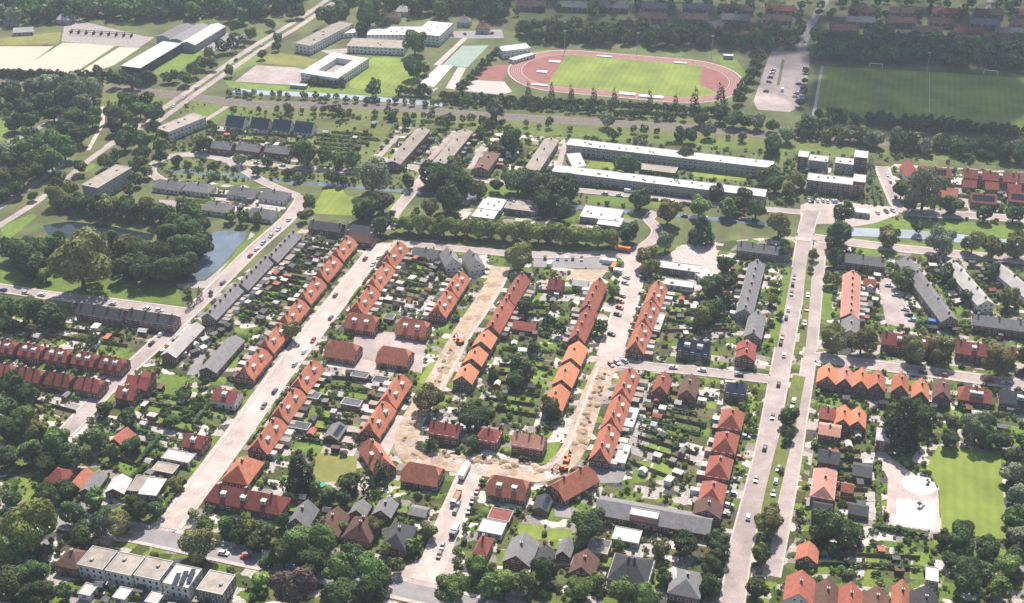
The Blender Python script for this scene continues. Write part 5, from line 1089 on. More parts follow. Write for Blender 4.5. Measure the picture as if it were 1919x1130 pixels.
trees([(617, 32, 38, 'd'), (640, 24, 34, 'd'), (692, 27, 46, 'g'), (678, 47, 22, 'd'), (720, 40, 24, 'g'), (777, 82, 38, 'g'), (775, 130, 30, 'd'), (795, 125, 20, 'g'), (700, 165, 24, 'g'), (517, 85, 14, 'd'), (491, 100, 14, 'd'), (507, 44, 16, 'g'), (547, 24, 16, 'd'), (790, 165, 16, 'd')], '{} tree on the grounds of the far schools', 'trees on the school grounds')
trees([(x, 168 + (x - 745) * .05, 13, 'd') for x in range(748, 812, 11)] + [(830 + i * 12, 176 + i * .9, 13, 'd') for i in range(12)] + [(985 + i * 13, 186 + i * .75, 13, 'd') for i in range(30)], '{} tree in the line between track and railway', 'tree line between track and railway')
trees([(x, y + 8, 10, 'p', 1.15) for x, y in ((990, 170), (1033, 172), (1070, 176), (1112, 178), (1150, 182), (1217, 186), (1265, 192))] + [(1350, 186, 16, 'p'), (1302, 196, 14, 'p')], '{} tree rising over the line below the track', 'tall trees below the track')
trees([(862 + i * 9, 163 - i * 9, 13, 'd') for i in range(9)], '{} tree screening the ball courts from the track', 'court screen trees')
trees([(1420, 104, 20, 'd'), (1418, 120, 18, 'd'), (1411, 136, 20, 'd'), (1402, 152, 18, 'd'), (1392, 166, 20, 'd'), (1384, 180, 20, 'd'), (1510, 130, 10, 'd'), (1508, 150, 10, 'd'), (1506, 170, 12, 'd'), (1500, 190, 14, 'd')], '{} tree along the track-side car park', 'trees along the sports car park')
trees([(1138, 222, 22, 'w'), (1315, 223, 26, 'd'), (1330, 240, 24, 'w'), (1350, 215, 26, 'd'), (1375, 226, 28, 'd'), (1397, 222, 24, 'g'), (1420, 230, 26, 'w'), (1448, 232, 22, 'd'), (1150, 252, 14, 'd'), (1201, 262, 20, 'w'), (1272, 248, 20, 'd'), (1293, 252, 22, 'd'), (930, 208, 30, 'w'), (912, 233, 22, 'd'), (900, 245, 16, 'd'), (762, 228, 16, 'g'), (828, 225, 20, 'o'), (640, 212, 16, 'd'), (735, 215, 14, 'g'), (1285, 290, 26, 'd'), (1475, 255, 26, 'w'), (1452, 268, 28, 'g')], '{} tree along the railway embankment', 'trees along the railway')
trees([(1510, 232, 24, 'd'), (1542, 236, 26, 'd'), (1588, 246, 24, 'w'), (1615, 250, 24, 'o'), (1645, 258, 24, 'w'), (1680, 258, 26, 'w'), (1580, 212, 14, 'w'), (1650, 212, 14, 'd'), (1706, 265, 24, 'd'), (1735, 268, 24, 'w'), (1770, 268, 26, 'd'), (1805, 278, 26, 'd'), (1850, 275, 28, 'd'), (1885, 285, 28, 'd'), (1910, 292, 26, 'd'), (1862, 238, 14, 'd')], '{} tree below the shaded football field', 'trees below the football field')
# pond ring
trees([(105, 372, 30, 'o'), (122, 378, 30, 'o'), (150, 382, 32, 'd'), (178, 385, 30, 'd'), (205, 390, 32, 'o'), (240, 392, 32, 'd'), (270, 395, 32, 'o'), (300, 402, 30, 'd'), (345, 398, 32, 'g'), (366, 402, 30, 'g'), (338, 422, 40, 'd'), (315, 442, 42, 'd'), (355, 440, 46, 'd'), (378, 425, 30, 'd'), (375, 462, 42, 'd'), (335, 472, 50, 'd'), (300, 488, 52, 'd'), (262, 480, 48, 'd'), (235, 468, 42, 'o'), (205, 456, 34, 'd'), (45, 478, 50, 'd'), (78, 472, 48, 'd'), (22, 470, 34, 'd'), (60, 498, 42, 'd'), (275, 506, 46, 'd'), (312, 510, 46, 'd'), (352, 500, 42, 'd'), (238, 502, 42, 'd'), (115, 460, 36, 'd')], '{} tree in the dense ring around the pond', 'trees in the ring around the pond')
tree(148, 490, 108, 'o', 'huge domed olive-brown tree in front of the pond', hs=1.0)
tree(85, 516, 24, 'y', 'small bright yellow-green tree beside the huge domed tree')
trees([(455, 405, 22, 'g'), (432, 402, 20, 'g'), (480, 410, 18, 'd'), (395, 548, 8, 'd'), (350, 545, 14, 'o')], '{} tree on the pond street bank', 'pond street bank trees')
trees([(357, 568, 11, 'p'), (374, 556, 9, 'p')], '{} tree at the pond street corner', 'corner evergreens')
# upper middle
trees([(575, 290, 40, 'g'), (608, 292, 24, 'g'), (632, 296, 24, 'g'), (660, 302, 26, 'g'), (380, 272, 28, 'g'), (450, 296, 20, 'w'), (500, 300, 18, 'd'), (330, 300, 16, 'd'), (480, 318, 16, 'd'), (540, 322, 16, 'd'), (400, 312, 16, 'd'), (560, 328, 16, 'w'), (620, 330, 20, 'd'), (640, 335, 18, 'd'), (350, 310, 12, 'd'), (250, 312, 16, 'd'), (262, 300, 18, 'd'), (240, 355, 16, 'd')], '{} tree along the narrow canal by the bungalows', 'narrow canal trees')
tree(697, 330, 66, 'w', 'big grey-green willow standing by the bright lawn')
trees([(697, 388, 38, 'd'), (678, 396, 32, 'd'), (718, 384, 32, 'c'), (712, 424, 30, 'd'), (580, 378, 22, 'g'), (567, 403, 18, 'd'), (735, 400, 12, 'g')], '{} tree shading the edge of the bright lawn', 'trees at the bright lawn')
trees([(812, 330, 42, 'd'), (836, 338, 46, 'd'), (862, 350, 46, 'd'), (842, 376, 42, 'd'), (895, 356, 28, 'o'), (807, 392, 28, 'o'), (779, 398, 15, 'd'), (850, 312, 26, 'o'), (767, 340, 20, 'd'), (930, 345, 20, 'd'), (970, 345, 46, 'd'), (1005, 350, 50, 'd'), (1060, 360, 54, 'd'), (1020, 376, 38, 'd'), (1048, 392, 36, 'd'), (958, 265, 38, 'd'), (930, 280, 22, 'd'), (990, 340, 30, 'd')], '{} tree around the white-roofed schools', 'big trees round the white-roofed schools')
trees([(742 + i * 22.3, 420 + i * 1.62, 30 if i else 22, 'g' if i in (4, 8, 13) else 'y') for i in range(19)], '{} tree in the straight green avenue row', 'the straight avenue row')
trees([(1178, 438, 36, 'd'), (1175, 310, 38, 'd'), (1342, 362, 26, 'd'), (1393, 368, 26, 'd'), (1310, 390, 34, 'y'), (1362, 394, 28, 'g'), (1417, 394, 30, 'g'), (1200, 376, 34, 'd'), (1252, 402, 40, 'o'), (1430, 328, 24, 'o'), (1452, 346, 30, 'd'), (1448, 322, 24, 'd'), (1490, 340, 28, 'o'), (1480, 355, 22, 'o'), (1380, 385, 26, 'd'), (1450, 275, 26, 'd')], '{} tree around the long apartment blocks', 'trees round the long apartments')
trees([(1267, 345, 12, 'p'), (1315, 432, 34, 'p', .62)], '{} evergreen rising near the long apartments', 'tall evergreens')
trees([(1247, 456, 30, 'w'), (1210, 484, 34, 'o'), (1218, 502, 28, 'o'), (975, 484, 46, 'o'), (1335, 540, 42, 'd'), (1358, 498, 28, 'd'), (1360, 530, 28, 'd'), (1150, 545, 20, 'g'), (1335, 580, 34, 'd'), (1318, 592, 36, 'o'), (1365, 560, 22, 'd'), (1125, 613, 22, 'g'), (1110, 600, 16, 'd')], '{} tree among the yards near the second pale street', 'yard trees, second pale street')
trees([(1460, 426, 36, 'o'), (1580, 402, 34, 'd'), (1572, 440, 38, 'd'), (1560, 455, 26, 'd'), (1565, 484, 30, 'd'), (1472, 470, 24, 'd'), (1525, 478, 16, 'g'), (1558, 520, 24, 'o'), (1455, 530, 18, 'y'), (1448, 560, 18, 'y'), (1520, 505, 10, 'g'), (1462, 590, 12, 'g')], '{} tree at the plaza end of the main road', 'plaza end trees')
tree(1733, 360, 58, 'w', 'large grey-green willow by the right canal', hs=1.15)
trees([(1690, 358, 30, 'g'), (1705, 380, 22, 'g'), (1783, 386, 34, 'd'), (1845, 398, 24, 'd'), (1900, 402, 28, 'd'), (1665, 448, 34, 'o'), (1765, 456, 46, 'w'), (1823, 459, 34, 'o'), (1862, 466, 36, 'o'), (1905, 464, 40, 'o'), (1690, 523, 34, 'g'), (1773, 510, 24, 'd'), (1815, 553, 22, 'd'), (1890, 560, 30, 'o'), (1785, 530, 16, 'g'), (1680, 435, 14, 'd'), (1860, 510, 26, 'd'), (1720, 425, 20, 'd')], '{} tree along the right canal and slanting terraces', 'right canal trees')
trees([(1562, 640, 44, 'o'), (1615, 642, 46, 'o'), (1715, 656, 46, 'o'), (1765, 658, 48, 'o'), (1875, 677, 54, 'o'), (1925, 672, 40, 'o')], 'round {} street tree on the grassy street', 'round street trees on the grassy street')
trees([(1478, 782, 36, 'd'), (1477, 812, 22, 'd'), (1442, 985, 46, 'o'), (1428, 1042, 36, 'g'), (1418, 1104, 42, 'd'), (1450, 960, 26, 'o'), (1465, 880, 10, 'g')], '{} tree on the median of the main road', 'median trees of the main road')
trees([(1690, 795, 56, 'p', .75), (1732, 785, 44, 'd'), (1712, 820, 40, 'd'), (1830, 805, 48, 'w'), (1785, 796, 30, 'o'), (1780, 822, 34, 'd'), (1878, 826, 34, 'd'), (1850, 822, 38, 'd'), (1672, 770, 26, 'g'), (1720, 765, 26, 'g')], '{} tree above the playground lawn', 'trees above the playground')
trees([(1897, 890, 38, 'w'), (1902, 930, 38, 'w'), (1898, 968, 38, 'g'), (1908, 1005, 38, 'w'), (1902, 1045, 38, 'd'), (1900, 855, 30, 'd'), (1805, 1005, 46, 'd'), (1770, 1010, 28, 'd'), (1853, 1028, 38, 'd'), (1815, 1082, 56, 'd'), (1890, 1062, 40, 'y'), (1845, 1070, 36, 'd'), (1780, 1050, 30, 'd'), (1870, 1105, 40, 'g')], '{} tree along the lower edge of the playground lawn', 'trees round the lower playground lawn')
trees([(1552, 988, 56, 'd'), (1580, 1002, 46, 'd'), (1535, 1000, 34, 'd'), (1605, 1000, 30, 'd'), (1560, 1030, 26, 'd'), (1500, 960, 14, 'g')], '{} tree in the wooded plot by the service road', 'wooded plot trees')
# left
trees([(15, 580, 42, 'd'), (50, 585, 46, 'd'), (85, 590, 42, 'd'), (105, 602, 30, 'd'), (10, 610, 30, 'd')], '{} tree at the left end of the dark grey blocks', 'trees left of the dark grey blocks')
trees([(25, 722, 42, 'd'), (50, 748, 46, 'd'), (15, 765, 42, 'd'), (45, 785, 50, 'g'), (10, 805, 44, 'd'), (72, 812, 42, 'o'), (105, 832, 58, 'g'), (180, 824, 46, 'g'), (195, 768, 28, 'd'), (238, 785, 34, 'd'), (140, 855, 40, 'd'), (60, 850, 40, 'd'), (20, 855, 40, 'd'), (85, 870, 34, 'd'), (245, 835, 32, 'd'), (210, 850, 26, 'g')], '{} tree in the woods at the foot of the pond street', 'woods at the foot of the pond street')
trees([(345, 742, 26, 'd'), (370, 755, 26, 'g'), (325, 790, 26, 'g'), (312, 775, 22, 'd'), (132, 672, 16, 'g'), (172, 634, 24, 'd'), (60, 615, 20, 'o'), (385, 715, 14, 'd')], '{} tree in the gardens left of the pale street', 'garden trees left of pale street')
tree(545, 622, 32, 'o', 'olive street tree casting its shade on the pale street')
trees([(805, 750, 48, 'o'), (890, 782, 48, 'd'), (975, 690, 38, 'd'), (968, 712, 30, 'd'), (985, 575, 30, 'd'), (1033, 766, 34, 'd'), (1050, 617, 18, 'd'), (1030, 600, 18, 'd'), (940, 745, 20, 'g'), (925, 700, 18, 'd'), (810, 830, 20, 'd'), (1000, 650, 20, 'd'), (918, 770, 16, 'y'), (885, 830, 26, 'd')], '{} tree inside the sandy loop', 'trees inside the loop')
# bottom
tree(55, 985, 100, 'y', 'huge bright green tree beside the bottom street', hs=1.05)
trees([(25, 1030, 70, 'g'), (137, 965, 50, 'd'), (85, 932, 46, 'd'), (122, 918, 38, 'd'), (190, 980, 48, 'd'), (225, 984, 46, 'o'), (258, 955, 46, 'd'), (175, 935, 32, 'g'), (155, 1000, 40, 'd'), (290, 955, 30, 'd'), (15, 1095, 60, 'd'), (60, 1075, 50, 'd'), (70, 1120, 60, 'd'), (20, 935, 30, 'd'), (120, 1110, 30, 'd')], '{} tree in the bottom street woods', 'bottom street woods')
trees([(370, 1022, 58, 'o'), (462, 988, 36, 'y'), (388, 985, 30, 'g'), (425, 985, 34, 'd'), (327, 908, 26, 'o'), (495, 998, 40, 'd'), (362, 960, 16, 'o'), (480, 1020, 36, 'd'), (445, 1005, 30, 'd')], '{} tree below the long dark-red roof', 'trees below the long dark-red roof')
trees([(655, 905, 36, 'd'), (615, 932, 32, 'd'), (590, 915, 20, 'g'), (640, 930, 24, 'd'), (722, 1027, 22, 'y'), (600, 985, 24, 'w'), (530, 975, 22, 'd'), (640, 985, 20, 'y'), (700, 985, 30, 'o')], '{} tree among the middle houses', 'trees among the middle houses')
trees([(562, 885, 44, 'p', .7), (690, 915, 22, 'p'), (712, 893, 24, 'p', .8)], '{} tree in the dry lawn garden', 'garden conifers')
trees([(555, 1022, 60, 'g'), (605, 1018, 60, 'g'), (530, 1038, 52, 'g'), (585, 1054, 62, 'd'), (635, 1070, 56, 'g'), (692, 1072, 60, 'g'), (717, 1086, 44, 'g'), (692, 1108, 50, 'd'), (640, 1110, 50, 'd'), (488, 1088, 32, 'y'), (660, 1040, 40, 'd'), (500, 1055, 30, 'd'), (745, 1060, 24, 'g')], '{} tree in the dense grove over the bottom street', 'dense grove over the bottom street')
tree(552, 1104, 84, 'c', 'round purple copper-leaved tree beside the dense grove')
trees([(778, 1020, 26, 'g'), (802, 996, 30, 'o'), (895, 1066, 46, 'g'), (845, 1104, 60, 'g'), (945, 1088, 40, 'y'), (858, 1035, 16, 'y'), (915, 1100, 40, 'g'), (975, 1092, 42, 'g'), (1020, 1072, 46, 'd'), (1085, 1104, 50, 'g'), (1120, 1090, 30, 'g'), (1167, 1112, 50, 'g'), (1210, 1120, 46, 'g'), (1107, 988, 58, 'd'), (1245, 1082, 30, 'd'), (1160, 1020, 18, 'g'), (1240, 1030, 26, 'o')], '{} tree near the bottom middle houses', 'bottom middle trees')
trees([(1287, 1018, 40, 'd'), (1335, 1066, 46, 'd'), (1345, 1018, 42, 'd'), (1330, 1100, 40, 'd'), (1350, 1042, 34, 'd')], '{} tree beside the lower main road', 'lower main road trees')
trees([(520, 70, 16, 'g'), (560, 18, 20, 'd'), (470, 62, 18, 'g'), (440, 48, 18, 'd'), (495, 20, 20, 'g'), (455, 28, 20, 'g'), (150, 310, 22, 'd'), (195, 300, 22, 'g'), (215, 290, 20, 'd'), (255, 335, 20, 'd'), (275, 320, 18, 'g'), (130, 352, 22, 'o'), (105, 345, 20, 'd'), (60, 365, 16, 'd'), (300, 255, 20, 'd'), (395, 232, 14, 'g'), (270, 285, 20, 'd'), (300, 292, 18, 'd')], '{} tree along the bypass road verge', 'bypass verge trees')
flush_trees()
# far woods, too many and too far to count
wood('dense far woodland behind the tennis courts', [(-60, -25), (590, -25), (580, 2), (540, 22), (470, 42), (430, 40), (345, 36), (280, 40), (170, 34), (110, 45), (-60, 50)], 12.5, 19, 'gdgwd', sp=.72)
wood('dark far woodland behind the schools', [(620, -30), (960, -30), (960, 40), (905, 50), (880, 30), (850, 36), (770, 30), (700, 12), (650, 10)], 12.5, 19, 'ddgd', sp=.8)
wood('dark woodland bank above the running track', [(930, 58), (1100, 60), (1300, 66), (1430, 70), (1440, 92), (1390, 95), (1200, 88), (1020, 82), (985, 76)], 10, 15, 'dddg', sp=.78)
wood('olive young trees along the path above the track', [(985, 62), (1100, 62), (1220, 72), (1220, 82), (1000, 80)], 7, 10, 'oyw', sp=1.1)
wood('dark shaded woodland above the football field', [(1430, 66), (1500, 70), (1498, 96), (1440, 96)], 10.5, 16, 'ddg', sp=.85)
wood('dark shaded woodland bank behind the football field', [(1515, 82), (1700, 78), (1840, 88), (1990, 98), (1990, 141), (1800, 129), (1530, 114)], 10, 15, 'dddg', sp=.78)
wood('trees standing between the far town terraces', [(900, -30), (1990, -30), (1990, 50), (1500, 40), (900, 32)], 7, 11, 'ddg', sp=2.2)
wood('dark hedge trees below the football field', [(1525, 217), (1740, 234), (1990, 254), (1990, 268), (1740, 246), (1525, 228)], 6, 9, 'dd', sp=.75)
wood('low scrub trees beside the shaded railway', [(1480, 240), (1600, 262), (1990, 290), (1990, 306), (1700, 288), (1600, 276), (1480, 262)], 7, 11, 'dwgo', sp=.85)
wood('dark hedge between tennis courts and railway', [(-40, 138), (200, 145), (300, 150), (300, 158), (200, 153), (-40, 147)], 4, 7, 'dd', sp=.7)
wood('bushes along the far canal bank', [(420, 176), (700, 190), (830, 198), (960, 202), (960, 208), (830, 204), (690, 196), (420, 184)], 4, 6, 'dg', sp=1.4)
wood('bushes along the railway foot', [(440, 206), (700, 214), (900, 232), (1135, 246), (1400, 262), (1400, 266), (1135, 250), (900, 237), (700, 219), (440, 211)], 4, 8, 'dggw', sp=1.1)
wood('bushes between track trees and railway', [(830, 186), (1000, 196), (1140, 212), (1290, 222), (1290, 230), (1140, 220), (990, 206), (830, 196)], 4, 7, 'dgd', sp=.95)
wood('dark hedge in front of the courtyard school', [(580, 154), (648, 160), (648, 165), (578, 160)], 4, 6, 'd', sp=.7)
wood('undergrowth along the wooded bypass strip', [(-20, 170), (190, 160), (185, 230), (150, 280), (-20, 300), (-20, 290), (60, 255), (110, 228), (100, 205), (40, 225), (-20, 225)], 4, 8, 'dg', sp=1.3)
wood('undergrowth around the pond ring', [(20, 460), (110, 470), (220, 470), (300, 460), (380, 440), (385, 470), (340, 525), (230, 520), (60, 512), (10, 495)], 5, 8, 'dd', sp=1.0)
wood('undergrowth behind the upper pond', [(95, 380), (250, 398), (330, 400), (330, 418), (240, 418), (95, 400)], 5, 8, 'do', sp=1.0)
wood('undergrowth along the right edge of the playground', [(1886, 850), (1935, 850), (1935, 1060), (1888, 1020)], 4, 7, 'wgd', sp=.9)

# ================================================================== VEHICLES AND SMALL THINGS
park([(455, 818), (548, 690), (640, 572), (715, 478)], 16, 'parked along the wide pale street', 'cars on the pale street', skip=.55)
park([(400, 850), (500, 712), (612, 575), (690, 480)], 14, 'parked on the pond side of the pale street', 'cars on the pond side of the pale street', skip=.65)
park([(180, 742), (260, 668), (340, 592)], 9, 'parked along the lower pond street', 'cars on the lower pond street', skip=.4)
park([(405, 545), (480, 470), (545, 410)], 12, 'parked before the pond street terrace', 'cars before the pond street terrace', skip=.3)
park([(0, 544), (330, 587)], 12, 'parked on the street below the pond', 'cars below the pond', skip=.35)
park([(1142, 640), (1160, 580), (1176, 510)], 12, 'parked beside the second pale street, loop side', 'cars loop side of the second pale street', skip=.35, ang=math.pi / 2 - .4)
park([(1183, 625), (1200, 575), (1208, 510)], 9, 'parked beside the second pale street, school side', 'cars school side of the second pale street', skip=.3, ang=math.pi / 2 - .4)
park([(1378, 1080), (1395, 1000), (1420, 890), (1445, 790), (1472, 650)], 7, 'driving on the main road', 'cars driving on the main road', skip=.15)
park([(1432, 1010), (1445, 940), (1470, 830), (1488, 745)], 12, 'parked on the median of the main road', 'cars on the median', skip=.3)
park([(1462, 650), (1478, 580), (1490, 505)], 10, 'parked at the upper main road verge', 'cars at the upper main road verge', skip=.25)
park([(1402, 800), (1380, 890), (1358, 975)], 9, 'parked in front of the red hipped houses', 'cars before the hipped houses', skip=.4, ang=math.pi / 2)
park([(1505, 640), (1513, 560), (1522, 500)], 6, 'parked at the upper service road', 'cars at the upper service road', skip=.4)
park([(822, 1045), (842, 990), (862, 940)], 7, 'parked along the truck street', 'cars along the truck street', skip=.3)
park([(870, 985), (888, 935), (905, 900)], 5, 'parked on the loop side of the truck street', 'cars loop side of truck street', skip=.3)
park([(330, 1015), (430, 1040), (560, 1066)], 6, 'driving along the shady bottom street', 'cars on the bottom street', skip=.4)
park([(1560, 676), (1720, 698), (1900, 722)], 9, 'parked along the grassy street', 'cars on the grassy street', skip=.5)
park([(1665, 535), (1712, 605)], 7, 'parked in the wedge car park', 'cars in the wedge car park', skip=.45, ang=1.2)
park([(1775, 490), (1832, 558)], 9, 'parked along the slanting car lane', 'cars on the slanting lane', skip=.2, ang=1.2)
park([(1515, 378), (1570, 378)], 7, 'parked on the plaza', 'cars on the plaza', skip=.2, ang=math.pi / 2)
park([(1640, 400), (1680, 396)], 3, 'parked by the plaza kiosk', 'cars by the kiosk', skip=0, ang=math.pi / 2)
park([(1662, 325), (1680, 375)], 4, 'driving down the road beside the brick plaza block', 'cars by the brick block', skip=.3)
park([(1432, 180), (1450, 130)], 7, 'parked in the sports car park, track side', 'cars in the sports car park, track side', skip=.3, ang=math.pi / 2)
park([(1490, 185), (1498, 150)], 5, 'parked in the sports car park, field side', 'cars in the sports car park, field side', skip=.2, ang=math.pi / 2)
park([(1010, 484), (1130, 488)], 10, 'parked on the dark building plot', 'cars on the building plot', skip=.3, ang=math.pi / 2)
park([(1110, 362), (1300, 384)], 14, 'parked before the front long apartment block', 'cars before the front apartment block', skip=.45)
park([(1240, 404), (1420, 414)], 12, 'parked by the narrow canal under the round trees', 'cars under the round trees', skip=.4)
park([(300, 298), (420, 302), (560, 314), (690, 324)], 16, 'parked along the bungalow street', 'cars along the bungalow street', skip=.35)
park([(845, 68), (910, 62), (930, 70)], 8, 'parked behind the schools', 'cars behind the schools', skip=.3, ang=math.pi / 2)
park([(320, 205), (420, 128), (500, 82)], 8, 'driving on the bypass road', 'cars on the bypass', skip=.3)
park([(1130, 690), (1175, 676)], 4, 'parked where the trench begins', 'cars where the trench begins', skip=.2, ang=math.pi / 2)
park([(1255, 690), (1420, 708)], 6, 'parked along the side street', 'cars on the side street', skip=.4)
car(1466, 168, ANG_U, 'white', 'white van standing in the sports car park', 'white vans', True)
car(1178, 358, ANG_V, 'white', 'white camper van before the front long apartment block', 'white vans', True)
poly('parking_lot', [(835, 60), (940, 55), (945, 72), (880, 72), (830, 70)], 0.066, 'road_grey')
def truck(px, py, ang, cab, box, label, bl=6.5, bh=3.3, empty=False):
    w = P(px, py, 1.5); o = thing('truck', label, 'truck', (w.x, w.y, 0.16), ang)
    mb = MB(); extrude_profile(mb, [(bl / 2 + .2, .7), (bl / 2 + 2.3, .7), (bl / 2 + 2.35, 1.7), (bl / 2 + 2.0, 2.8), (bl / 2 + .2, 2.8)], 1.2); c = obj('cab', mb.mesh('cab', [cab]), o)
    mb = MB(); mb.box(bl / 2 + 1.9, bl / 2 + 2.36, -1.05, 1.05, 1.75, 2.5); obj('windscreen', mb.mesh('windscreen', ['glass']), c)
    mb = MB()
    if empty: mb.box(-bl / 2, bl / 2, -1.25, 1.25, 1.0, 1.2).box(-bl / 2, bl / 2, -1.25, -1.15, 1.2, 2.2).box(-bl / 2, bl / 2, 1.15, 1.25, 1.2, 2.2).box(-bl / 2, -bl / 2 + .1, -1.15, 1.15, 1.2, 2.2).box(-bl / 2 + .1, bl / 2, -1.15, 1.15, 1.2, 1.8, 1)
    else: mb.box(-bl / 2, bl / 2, -1.25, 1.25, 1.0, bh)
    obj('cargo_box', mb.mesh('cargo_box', [box, 'sand_dark']), o)
    mb = MB(); mb.box(-bl / 2 + .1, bl / 2 + 2, -.5, .5, .6, 1.0); obj('chassis', mb.mesh('chassis', ['metal_dark']), o)
    for x in (-bl / 2 + 1, -bl / 2 + 2.1, bl / 2 + 1.2):
        for y in (-1.05, 1.05): obj('wheel', WHEELM, o, (x, y, .5), 0, (1.5, 1.6, 1.5))
truck(869, 886, ANG_U, 'car_white', 'car_white', 'long white box truck at the top of the truck street', 8.5)
truck(856, 930, ANG_U + math.pi, 'car_pale blue', 'machine_orange', 'orange tipper truck with pale blue cab on the truck street', 7, empty=True)
truck(853, 992, ANG_U + math.pi, 'car_dark blue', 'car_white', 'white box truck with dark blue cab lower on the truck street', 4.5, 3.2)
truck(1165, 466, ANG_V, 'machine_orange', 'machine_orange', 'bright orange lorry under the last avenue trees', 6, 3)
def digger(px, py, ang, label):
    w = P(px, py, 1); o = thing('excavator', label, 'excavator', (w.x, w.y, 0.16), ang)
    for y in (-1.0, 1.0):
        mb = MB(); extrude_profile(mb, [(-1.9, .45), (-1.6, 0), (1.6, 0), (1.9, .45), (1.6, .9), (-1.6, .9)], .3); obj('track', mb.mesh('track', ['tyre']), o, (0, y, 0))
    mb = MB(); mb.box(-1.9, 1.3, -1.25, 1.25, .95, 1.9); obj('body', mb.mesh('body', ['machine_orange']), o)
    mb = MB(); mb.box(.1, 1.4, .2, 1.2, 1.9, 2.9); mb.box(.0, 1.5, .1, 1.25, 2.9, 3.0, 1); obj('cab', mb.mesh('cab', ['glass', 'machine_orange']), o)
    mb = MB(); mb.cyl((1.0, -.4, 1.6), (3.4, -.4, 4.2), .25, .2, 6).cyl((3.4, -.4, 4.2), (5.2, -.4, 1.8), .2, .15, 6); b = obj('boom', mb.mesh('boom', ['machine_orange']), o)
    mb = MB(); extrude_profile(mb, [(4.9, 1.9), (5.6, 1.6), (5.5, .7), (4.7, .8)], .5); obj('bucket', mb.mesh('bucket', ['metal_dark']), b, (0, -.4, 0))
digger(1062, 862, ANG_U, 'orange excavator at work on the lower right bend of the loop'); digger(1056, 878, ANG_U + 2.2, 'orange excavator with lowered boom behind the slanted orange roof'); digger(862, 640, ANG_U + 1, 'orange excavator between the small green and the salmon houses')
def container(px, py, ang, l, m, label):
    w = P(px, py, 1.3); mb = MB(); mb.box(-l / 2, l / 2, -1.25, 1.25, .05, 2.6)
    for k in range(int(l / .6)): x = -l / 2 + .3 + k * .6; mb.box(x - .1, x + .1, -1.32, 1.32, .2, 2.45)
    tag(obj('site_container', mb.mesh('site_container', [m]), None, (w.x, w.y, .15), ang), label, 'container')
container(1142, 490, ANG_V, 8, 'car_white', 'white site container at the building plot'); container(1150, 500, ANG_U, 6, 'machine_orange', 'orange site container beside the white site container'); container(1158, 508, ANG_V, 5, 'car_white', 'small white container below the orange site container'); container(1030, 495, ANG_U, 4, 'car_white', 'white site cabin at the sand road end of the plot')
container(1755, 605, ANG_V, 9, 'pool_blue', 'blue container behind the first dark red terrace')
for px, py, r, m, lb in [(1548, 1050, 2.0, 'pool_blue', 'round deep blue paddling pool in the lower right garden'), (1592, 1034, 1.7, 'tarp_green', 'round turquoise trampoline in the lower right garden'), (602, 910, 1.8, 'tarp_green', 'round green trampoline in the dry lawn garden')]:
    w = P(px, py); mb = MB(); mb.cyl((0, 0, 0), (0, 0, .7), r, r, 20); mb.cyl((0, 0, .7), (0, 0, .74), r * 1.05, r * 1.05, 20, 1)
    tag(obj('garden_pool' if 'pool' in lb else 'trampoline', mb.mesh('basin', [m, m]), None, (w.x, w.y, .05)), lb, 'pool' if 'pool' in lb else 'trampoline')
def goal(px, py):
    w = P(px, py); o = thing('football_goal', 'white football goal at the far edge of the shaded field', 'goal', (w.x, w.y, 0), ANG_V, 'goals on the shaded field')
    for x in (-5, 5):
        mb = MB(); mb.box(x - .2, x + .2, -.2, .2, 0, 3.2); obj('post', mb.mesh('post', ['white_paint']), o)
    mb = MB(); mb.box(-5.2, 5.2, -.19, .19, 3.2, 3.6); obj('crossbar', mb.mesh('crossbar', ['white_paint']), o)
goal(1641, 127); goal(1856, 140)
for px, py in ((1333, 106), (1194, 100), (1058, 96), (1740, 230), (1736, 138)):
    w = P(px, py); o = thing('floodlight_mast', 'tall thin floodlight mast at the sports grounds', 'mast', (w.x, w.y, 0), 0, 'floodlight masts')
    mb = MB(); mb.cyl((0, 0, 0), (0, 0, 17), .25, .12, 6); obj('pole', mb.mesh('pole', ['metal_light']), o)
    mb = MB(); mb.box(-1.2, 1.2, -.2, .2, 16.6, 17.4); obj('lamp_head', mb.mesh('lamp_head', ['metal_light']), o)
# playground
def climber(px, py):
    w = P(px, py); o = thing('climbing_frame', 'dark climbing frame on the white playground square', 'climbing frame', (w.x, w.y, .1), .4)
    for x in (-1.2, 1.2):
        for y in (-1.2, 1.2): mb = MB(); mb.cyl((x, y, 0), (x * .3, y * .3, 3), .1, .08, 6); obj('post', mb.mesh('post', ['timber_dark']), o)
    mb = MB(); mb.box(-.9, .9, -.9, .9, 1.7, 1.85); obj('platform', mb.mesh('platform', ['timber_dark']), o)
    mb = MB(); mb.add([(.9, -.4, 1.8), (3.2, -.4, .2), (3.2, .4, .2), (.9, .4, 1.8), (.9, -.4, 1.7), (3.2, -.4, .1), (3.2, .4, .1), (.9, .4, 1.7)], BOXF); obj('slide', mb.mesh('slide', ['metal_light']), o)
climber(1722, 950)
w = P(1738, 909); mb = MB(); mb.cyl((0, 0, 0), (0, 0, .5), .8, .7, 10); mb.cyl((0, 0, .5), (0, 0, 1.4), .1, .1, 6)
tag(obj('spinner', mb.mesh('spinner', ['timber_dark']), None, (w.x, w.y, .12)), 'small dark spinner on the white playground circle', 'play equipment')

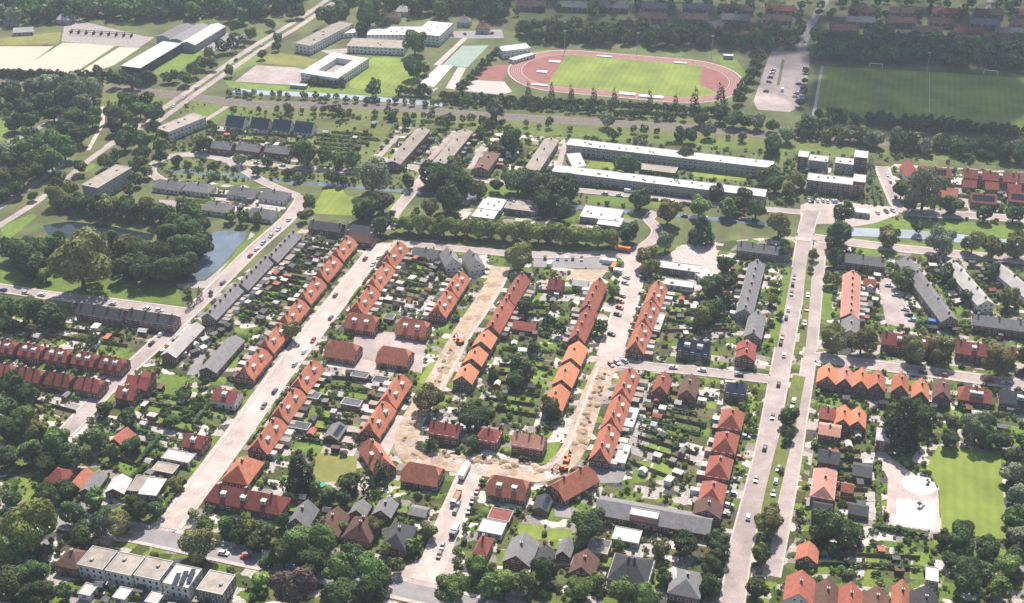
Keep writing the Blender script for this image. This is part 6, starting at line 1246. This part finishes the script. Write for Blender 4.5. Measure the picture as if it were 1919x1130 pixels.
# ================================================================== AIR
def cloud():
    tgt = [(1000, -60), (1200, 40), (1440, 90), (1520, 150), (1545, 215), (1700, 262), (1950, 300)]
    c = P(1750, 90); z = 700.0; base = Vector((c.x, c.y, 0)) + SUNV * (z / SUNV.z)
    rg = np.random.default_rng(3); mb = MB(); vs = []; fs = []
    def ball(cx, cy, cz, rx, ry, rz_):
        n, m = 14, 9; k = len(vs)
        for i in range(m + 1):
            t = math.pi * i / m
            for j in range(n):
                p = 2 * math.pi * j / n; q = 1 + rg.normal(0, .05)
                vs.append((cx + rx * q * math.sin(t) * math.cos(p), cy + ry * q * math.sin(t) * math.sin(p), cz + rz_ * q * math.cos(t)))
        for i in range(m):
            for j in range(n): fs.append((k + i * n + j, k + (i + 1) * n + j, k + (i + 1) * n + (j + 1) % n, k + i * n + (j + 1) % n))
    return base, ball, vs, fs
base, ball, cvs, cfs = cloud()
# lumps placed over the ground they shade (metres, relative to the cloud's middle)
shade = [P(x, y) for x, y in ((1575, 175), (1570, 205), (1650, 205), (1750, 225), (1640, 120), (1780, 150), (1000, 10), (1120, 25), (1260, 45), (1400, 55), (1540, 75), (1600, 150), (1700, 60), (1720, 170), (1850, 100), (1850, 215), (1960, 240), (1960, 60), (1300, -10), (1600, 0), (1850, 0), (1050, -30), (900, -60), (1150, -70), (1400, -70), (1650, -75), (1900, -80), (2050, -20), (2060, 150))]
mid = P(1750, 90)
for i, p in enumerate(shade):
    d = p - mid; r = 34 if i < 2 else 56 if i < 6 else 70 if i < 10 else 82; ball(d.x, d.y, RNG.uniform(-8, 8), r, r * .95, 22)
m = bpy.data.materials.new('cloud'); m.use_nodes = True; MATS['cloud'] = m; n = m.node_tree.nodes; l = m.node_tree.links
n.remove(n['Principled BSDF']); a_ = n.new('ShaderNodeBsdfTransparent'); b_ = n.new('ShaderNodeBsdfDiffuse'); b_.inputs[0].default_value = (.9, .9, .9, 1); x_ = n.new('ShaderNodeMixShader'); x_.inputs[0].default_value = 0.19
l.new(a_.outputs[0], x_.inputs[1]); l.new(b_.outputs[0], x_.inputs[2]); l.new(x_.outputs[0], n['Material Output'].inputs[0])
co = obj('cloud', mesh('cloud', cvs, cfs, 'cloud', smooth=True), None, tuple(base)); tag(co, 'thin white cloud drifting beyond the far town', 'cloud', None, 'stuff')
HAZE = 0.00011
if HAZE:
    m = bpy.data.materials.new('haze'); m.use_nodes = True; MATS['haze'] = m; n = m.node_tree.nodes; l = m.node_tree.links; n.remove(n['Principled BSDF'])
    v_ = n.new('ShaderNodeVolumePrincipled'); v_.inputs['Color'].default_value = (.78, .88, 1, 1); v_.inputs['Density'].default_value = HAZE; v_.inputs['Anisotropy'].default_value = 0.3
    l.new(v_.outputs[0], n['Material Output'].inputs['Volume'])
    ho = obj('haze', mesh('haze', boxv(-3600, 3600, -600, 6100, -1, 330), BOXF, 'haze')); tag(ho, 'thin pale blue summer haze over the whole town', 'haze', None, 'stuff')
